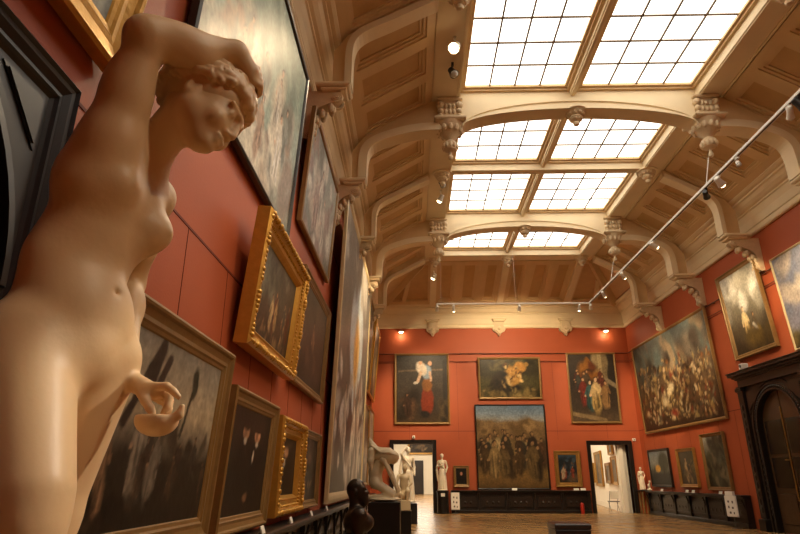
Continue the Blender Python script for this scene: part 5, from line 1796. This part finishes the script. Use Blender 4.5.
S.chain([(-0.16, -0.02, 0.95), (-0.22, -0.12, 0.75), (-0.10, -0.22, 0.58)], [0.05, 0.042, 0.032], 0.03)
S.chain([(0.09, 0.0, 0.42), (0.12, -0.22, 0.54), (0.10, -0.20, 0.30)], [0.09, 0.07, 0.05], 0.04)
S.chain([(-0.09, 0.0, 0.42), (-0.12, -0.22, 0.46), (-0.10, -0.18, 0.30)], [0.09, 0.07, 0.05], 0.04)
S.build('body', BEIGE, sb, 1)

# round black pedestal with the standing white statue, left of the great canvas
rp = thing('round_pedestal', 'round black pedestal carrying the slim white standing statue', 'pedestal', (1.33, 29.45, 0))
MB().lathe([(0.29, 0), (0.29, 0.06), (0.27, 0.08), (0.27, 0.90), (0.29, 0.92), (0.29, 0.97)], 28).build('drum', PLB, rp, True, 30)
MB().box(-0.09, 0.09, -0.283, -0.277, 0.74, 0.88).build('caption_label', CARD, rp)
standing('marble_statue', 'slim white marble standing statue on a round black pedestal, right of the left doorway', (1.33, 29.45, 0.97), STONE, 1.66, 9, -1, False, True, 0.0, 0.05, 0.02)

# console in the corner with its figurine
ct = thing('console_table', 'small dark console table in the corner beside the right doorway', 'table', (10.66, 29.55, 0))
MB().bevbox(-0.22, 0.24, -0.30, 0.26, 0.96, 1.02, 0.01).build('top', BLACKW, ct)
for sx in (-1, 1):
    MB().lathe([(0.04, 0), (0.05, 0.1), (0.03, 0.2), (0.045, 0.5), (0.03, 0.8), (0.05, 0.96)], 12, Matrix.Translation((sx * 0.15 + .01, -0.2, 0))).build('leg', BROWNG, ct, True)
    MB().lathe([(0.04, 0), (0.05, 0.1), (0.03, 0.2), (0.045, 0.5), (0.03, 0.8), (0.05, 0.96)], 12, Matrix.Translation((sx * 0.15 + .01, 0.18, 0))).build('leg', BROWNG, ct, True)
standing('figurine', 'small white marble figurine on the corner console beside the right doorway', (10.62, 29.5, 1.02), STONE, 1.0, 3, 1, False, True, -0.5, 0.06, 0.03)
fg = thing('small_sculpture', 'tiny white twisted sculpture on the right bench beside the figurine', 'sculpture', (10.72, 28.95, 1.0))
S = Sculpt((-0.2, -0.2, -0.01), (0.2, 0.2, 0.5), 0.015)
S.ell((0, 0, 0.045), (0.12, 0.1, 0.04), None, .02); S.chain([(0.05, 0.08, 0.05), (0.0, 0, 0.2), (0, -0.12, 0.36)], [0.05, 0.05, 0.03], .03); S.ell((0, -0.13, 0.40), (.05, .05, .05), None, .02)
S.chain([(0, 0, 0.2), (0, 0.12, 0.26)], [0.03, 0.025], .02)
S.clip(0.003).build('figure', STONE, fg, 1)

# bronze bust on its pedestal
bp_ = plinth('slender black pedestal under the bronze bust, lower left foreground', -0.62, 6.95, 0.36, 0.36, 0.80)
bu = thing('bronze_bust', 'dark bronze bust of a bearded bald man turned to the right', 'bust', (-0.62, 6.95, 0.892))
S = Sculpt((-0.32, -0.32, -0.01), (0.36, 0.32, 0.72), 0.009)
S.ell((0, 0, 0.04), (0.12, 0.12, 0.035), None, 0.01)
S.cap((0, 0, 0.03), (0, 0, 0.12), 0.07, 0.10, 0.03)
S.ell((-0.01, 0, 0.17), (0.14, 0.20, 0.14), None, 0.04)
S.cap((0.03, -0.17, 0.10), (0.05, -0.18, 0.24), 0.06, 0.065, 0.05)
S.cap((0.0, 0.17, 0.10), (0.0, 0.18, 0.24), 0.06, 0.065, 0.05)
S.cap((0.02, -0.15, 0.25), (0.02, 0.15, 0.25), 0.065, 0.065, 0.06)
S.ell((0.10, -0.08, 0.16), (0.08, 0.10, 0.08), None, 0.05); S.ell((0.10, 0.08, 0.16), (0.08, 0.1, 0.08), None, 0.05)
S.cap((-0.02, 0, 0.27), (-0.03, 0, 0.40), 0.072, 0.062, 0.04)
S.ell((-0.02, 0, 0.50), (0.105, 0.082, 0.115), None, 0.03)
S.ell((0.035, 0, 0.455), (0.072, 0.062, 0.075), None, 0.03)
S.cap((0.085, 0, 0.50), (0.108, 0, 0.465), 0.014, 0.018, 0.012)
S.cap((0.065, -0.045, 0.515), (0.065, 0.045, 0.515), 0.014, 0.014, 0.015)
for sy in (-1, 1):
    S.ell((0.088, sy * 0.030, 0.493), (0.016, 0.016, 0.012), None, 0.01, 's')
    S.ell((-0.02, sy * 0.084, 0.475), (0.022, 0.013, 0.034), None, 0.008)
S.ell((0.07, 0, 0.385), (0.055, 0.055, 0.065), None, 0.03)
S.cap((0.09, -0.02, 0.425), (0.09, 0.02, 0.425), 0.012, 0.012, 0.01)
S.clip(0.004).build('body', BRONZE, bu, 1)
MB().bevbox(-0.15, 0.15, -0.16, 0.16, -0.09, 0.0, 0.012).build('socle', BRONZE, bu)

# ================================================================= seat, extinguisher, small fittings
LEATHER = mat('black_leather', srgb('#2a211d'), rough=0.35, noise=(14, 0.2), bump=(90, 0.002))
ot = thing('ottoman_bench', 'black leather ottoman bench standing alone on the parquet', 'bench', (3.94, 16.5, 0))
q = MB().bevbox(-0.45, 0.45, -0.45, 0.45, 0.30, 0.455, 0.035)
q.build('cushion', LEATHER, ot)
MB().bevbox(-0.435, 0.435, -0.435, 0.435, 0.06, 0.30, 0.02).build('upholstered_base', LEATHER, ot)
for sx in (-1, 1):
    for sy in (-1, 1):
        MB().tube((sx * 0.38, sy * 0.38, 0), (sx * 0.38, sy * 0.38, 0.07), 0.03).build('foot', PLB, ot)
pp = MB()
for z in (0.30,):
    for (x0, y0, x1, y1) in ((-.45, -.45, .45, -.45), (.45, -.45, .45, .45), (.45, .45, -.45, .45), (-.45, .45, -.45, -.45)):
        pp.tube((x0, y0, z), (x1, y1, z), 0.010, n=6)
pp.build('piping', LEATHER, ot)

REDM = mat('red_enamel', srgb('#a3291c'), rough=0.3)
ex = thing('fire_extinguisher', 'red fire extinguisher on the floor before the end bench', 'fire extinguisher', (7.72, YE - 0.50, 0))
MB().lathe([(0.085, 0), (0.09, 0.02), (0.09, 0.38), (0.07, 0.45), (0.03, 0.48)], 18).build('cylinder', REDM, ex, True, 40)
vl_ = MB().tube((0, 0, 0.48), (0, 0, 0.55), 0.022).build('valve', BLACKW, ex)
MB().bevbox(-0.02, 0.02, -0.12, 0.04, 0.55, 0.575, 0.004).build('lever', BLACKW, vl_)
h = MB()
for i in range(8):
    a0, a1 = i / 8, (i + 1) / 8
    f_ = lambda a: (0.10 * math.sin(a * PI) + 0.01, -0.02, 0.54 - 0.40 * a)
    h.tube(f_(a0), f_(a1), 0.012, n=6)
h.build('hose', BLACKW, ex)

WPL = mat('white_plastic', srgb('#ece8de'), rough=0.4)
for (x, y, z, rz, lab) in ((0.0, YE, 3.36, 0, 'small white sensor above the left doorway'), (10.62, YE, 3.22, 0, 'small white sensor high beside the right doorway')):
    t = thing('wall_sensor', lab, 'sensor', (x, y, z), rot=(0, 0, rz))
    MB().bevbox(-0.07, 0.07, -0.10, 0.0, 0, 0.13, 0.015).build('housing', WPL, t)
    MB().sphere((0, -0.10, 0.06), 0.03, 10, 6).build('lens', PLB, t)
t = thing('camera_box', 'small white box standing on the tall portal cornice', 'box', (XR - 0.30, 19.2, 4.80))
MB().bevbox(-0.10, 0.10, -0.10, 0.10, 0, 0.20, 0.02).build('housing', WPL, t)
MB().tube((-0.10, 0, 0.12), (-0.13, 0, 0.12), 0.05).build('lens', GREYP, t)
# ================================================================= track lighting
WRAIL = mat('white_track_enamel', srgb('#e6e2d8'), rough=0.4)
BULB = emit_mat('lamp_glass', srgb('#ffe3b0'), 14.0)
DIMBULB = mat('unlit_lamp_glass', srgb('#c9c4b8'), rough=0.2)
BLKM = mat('black_lamp_housing', srgb('#191715'), rough=0.4)

TX, TZ, TYE = 7.55, 8.57, 24.4
tk = thing('track_rail', 'long white lighting track running the length of the room, right side', 'lighting track', (TX, 10, TZ))
MB().box(-0.045, 0.045, -14, TYE - 10, -0.03, 0.03).build('rail', WRAIL, tk)
MB().box(-0.015, 0.015, -14, TYE - 10, -0.036, -0.028).build('slot', BLKM, tk)
for y in (5.9, 13.7, 21.5):
    MB().tube((0.2, y - 10, 0.84), (0.0, y - 10, 0.03), 0.012, n=6).build('suspension_rod', WRAIL, tk)
tk2 = thing('track_rail', 'short white lighting track across the room before the end wall', 'lighting track', (1.02, TYE, TZ))
MB().box(0, TX - 1.02 - 0.05, -0.045, 0.045, -0.03, 0.03).build('rail', WRAIL, tk2)
for x in (0.2, 3.4):
    MB().tube((x, 0, 0.03), (x, 0, 2.55), 0.004, n=6).build('suspension_wire', WRAIL, tk2)


def spot(loc, target, label, lit=True, black=False, size=0.075, power=0, cone=40, color=(1.0, 0.75, 0.45), blend=0.6, drop=0.16):
    """spotlight hanging from its fixing point loc, aimed at target"""
    loc = Vector(loc); target = Vector(target)
    if abs(loc.z - TZ) < 1e-4: loc.z -= 0.038
    t = thing('spotlight', label, 'spotlight', loc, 'spotlights on the ceiling tracks')
    hs = BLKM if black else WRAIL
    MB().box(-0.03, 0.03, -0.06, 0.06, -0.05, -0.0).build('adapter', hs, t)
    MB().tube((0, 0, -0.04), (0, 0, -drop), 0.014, n=8).build('stem', hs, t)
    d = (target - loc).normalized()
    q = d.to_track_quat('Z', 'Y').to_matrix().to_4x4()
    M = Matrix.Translation((0, 0, -drop)) @ q
    r = size
    hb = MB().lathe([(r * 0.55, -0.14), (r * 0.75, -0.12), (r * 0.8, 0.0), (r, 0.10), (r * 1.05, 0.12), (r * 0.96, 0.12), (r * 0.9, 0.09)], 16, M, cap=True).build('housing', hs, t, True, 40)
    MB().lathe([(0.004, 0.10), (r * 0.9, 0.10), (r * 0.86, 0.13), (r * 0.6, 0.16), (0.004, 0.175)], 16, M).build('lens', BULB if lit else DIMBULB, hb, True)
    if power:
        l = bpy.data.lights.new('spot_lamp', 'SPOT')
        l.energy = power; l.spot_size = math.radians(cone); l.spot_blend = blend; l.color = color; l.shadow_soft_size = 0.06
        lo = bpy.data.objects.new('spot_lamp', l); COL.objects.link(lo)
        lo.parent = t
        lo.location = Vector((0, 0, -drop)) + d * 0.20
        lo.rotation_euler = d.to_track_quat('-Z', 'Y').to_euler()
    return t


# right-hand track, from near to far
spot((TX, 9.9, TZ), (10.5, 9, 4), 'black spotlight at the near end of the right track, unlit', False, True, 0.10)
spot((TX, 10.2, TZ), (9.5, 14.0, 5), 'white cylinder spotlight beside the near black one, right track', False, False, 0.075)
spot((TX, 12.2, TZ), (4.5, 6, 2), 'small white spotlight below the nearer right pendant, unlit', False, False, 0.06)
spot((TX, 13.1, TZ), (10.9, 15.2, 6.2), 'brightly lit white spotlight below the nearer right pendant', True, False, 0.10, 1600, 50)
spot((TX, 13.8, TZ), (10.9, 18.7, 6.8), 'black spotlight next to the brightly lit one, right track', True, True, 0.085, 1500, 30)
spot((TX, 17.3, TZ), (10.9, 18.7, 7.0), 'white spotlight between the two right pendants', True, False, 0.075, 700, 36)
spot((TX, 20.2, TZ), (10.9, 23.5, 5.5), 'white spotlight third from the far corner, right track', True, False, 0.075, 1500, 52)
spot((TX, 22.5, TZ), (10.9, 26.5, 5.5), 'white spotlight second from the far corner, right track', True, False, 0.075, 1500, 52)
spot((TX, 24.3, TZ), (9.0, 29.9, 5.8), 'lit spotlight at the corner of the two tracks', True, False, 0.08, 600, 44)
# end track
spot((7.1, TYE, TZ), (7.6, 29.9, 2.0), 'white spotlight on the end track above the right doorway', True, False, 0.07, 350, 46)
spot((4.55, TYE, TZ), (4.7, 29.9, 5.6), 'white spotlight in the middle of the end track', True, False, 0.08, 1250, 115)
spot((1.75, TYE, TZ), (2.4, 29.9, 2.2), 'white spotlight near the left end of the end track', True, False, 0.07, 350, 50)
spot((1.05, TYE, TZ), (0.4, 29.9, 5.8), 'lit spotlight at the left end of the end track', True, False, 0.08, 700, 46)
# on the left skylight border
XLB = 1.02
spot((XLB, 11.1, 11.12), (-1.9, 6.2, 4.0), 'large glaring spotlight on the left skylight border, nearest', True, False, 0.13, 550, 50, drop=0.25)
spot((XLB, 12.0, 11.12), (3.5, 8, 3), 'black tubular spotlight just behind the large glaring one', False, True, 0.11, drop=0.25)
spot((XLB, 14.3, 11.12), (3.0, 22.0, 0.0), 'small lit spotlight behind the nearer left pendant', True, False, 0.07, 1500, 60, drop=0.5)
spot((XLB, 17.9, 11.12), (4.5, 14, 3), 'black spotlight beside the boss between the left pendants', False, True, 0.10, drop=0.2)
spot((XLB, 18.8, 11.12), (-2.0, 21, 5.5), 'lit white spotlight between the two left pendants', True, False, 0.10, 2200, 60, drop=0.3)
spot((XLB, 26.4, 10.75), (-1.9, 27.6, 5.0), 'lit spotlight on the left rib of the end slope', True, False, 0.11, 1300, 60, drop=0.25)
# lamps further along both runs, beyond the top of the picture
spot((TX, 4.6, TZ), (-0.72, 1.30, 1.34), 'white spotlight on the right track aimed at the nude statue', True, False, 0.08, 2600, 5.5, (1.0, 0.89, 0.72), 0.12)
spot((TX, -0.8, TZ), (-0.56, 1.33, 2.45), 'added fill spotlight at the rear of the right track aimed at the statue head', True, False, 0.08, 720, 7.6, (1.0, 0.86, 0.62), 0.8)  # unseen fill lamp, added to lift the statue's dark upper body
spot((TX, 5.0, TZ), (-2.0, 7.2, 3.0), 'white spotlight on the right track aimed at the leafy gold frame', True, False, 0.08, 900, 40)
spot((XLB, 3.2, 11.12), (-2.0, 6.3, 6.6), 'spotlight on the left skylight border above the statue', True, False, 0.10, 450, 50, drop=0.3)

# small wall lamps under the end cornice
for x, s_ in ((-0.61, 'left'), (9.83, 'right')):
    t = thing('wall_lamp', 'small lit lamp under the end wall cornice, %s side' % s_, 'lamp', (x, YE, 8.62), 'small lamps under the end cornice')
    MB().tube((0, 0, 0.02), (0, -0.22, 0.02), 0.02).build('arm', WRAIL, t)
    MB().lathe([(0.16, -0.05), (0.15, 0.0), (0.06, 0.06), (0.03, 0.07)], 16, Matrix.Translation((0, -0.26, 0.02))).build('shade', WRAIL, t, True, 40)
    MB().sphere((0, -0.26, -0.03), 0.10, 12, 8, (1, 1, .5)).build('bulb', BULB, t, True)
    l = bpy.data.lights.new('wall_lamp_light', 'POINT'); l.energy = 14; l.color = (1, .75, .45); l.shadow_soft_size = 0.05
    lo = bpy.data.objects.new('wall_lamp_light', l); COL.objects.link(lo); lo.parent = t; lo.location = (0, -0.30, -0.16)
# ================================================================= camera, light, view
cd_ = bpy.data.cameras.new('camera')
cam = bpy.data.objects.new('camera', cd_)
COL.objects.link(cam)
cd_.sensor_fit = 'HORIZONTAL'; cd_.sensor_width = 36.0
cd_.lens = 590.0 / 800.0 * 36.0
cd_.clip_start = 0.05; cd_.clip_end = 200
cam.location = (0, 0, 1.5)
cam.rotation_euler = (math.radians(90 + 19.7645), 0, math.radians(1.2793))
SC.camera = cam
wd = bpy.data.worlds.new('world'); SC.world = wd; wd.use_nodes = True
wd.node_tree.nodes['Background'].inputs[0].default_value = (1, 0.9, 0.8, 1)
wd.node_tree.nodes['Background'].inputs[1].default_value = 0.02
SC.view_settings.view_transform = 'Standard'
SC.view_settings.look = 'None'
SC.view_settings.gamma = 1.0
SC.view_settings.use_curve_mapping = False
SC.view_settings.exposure = 0.0
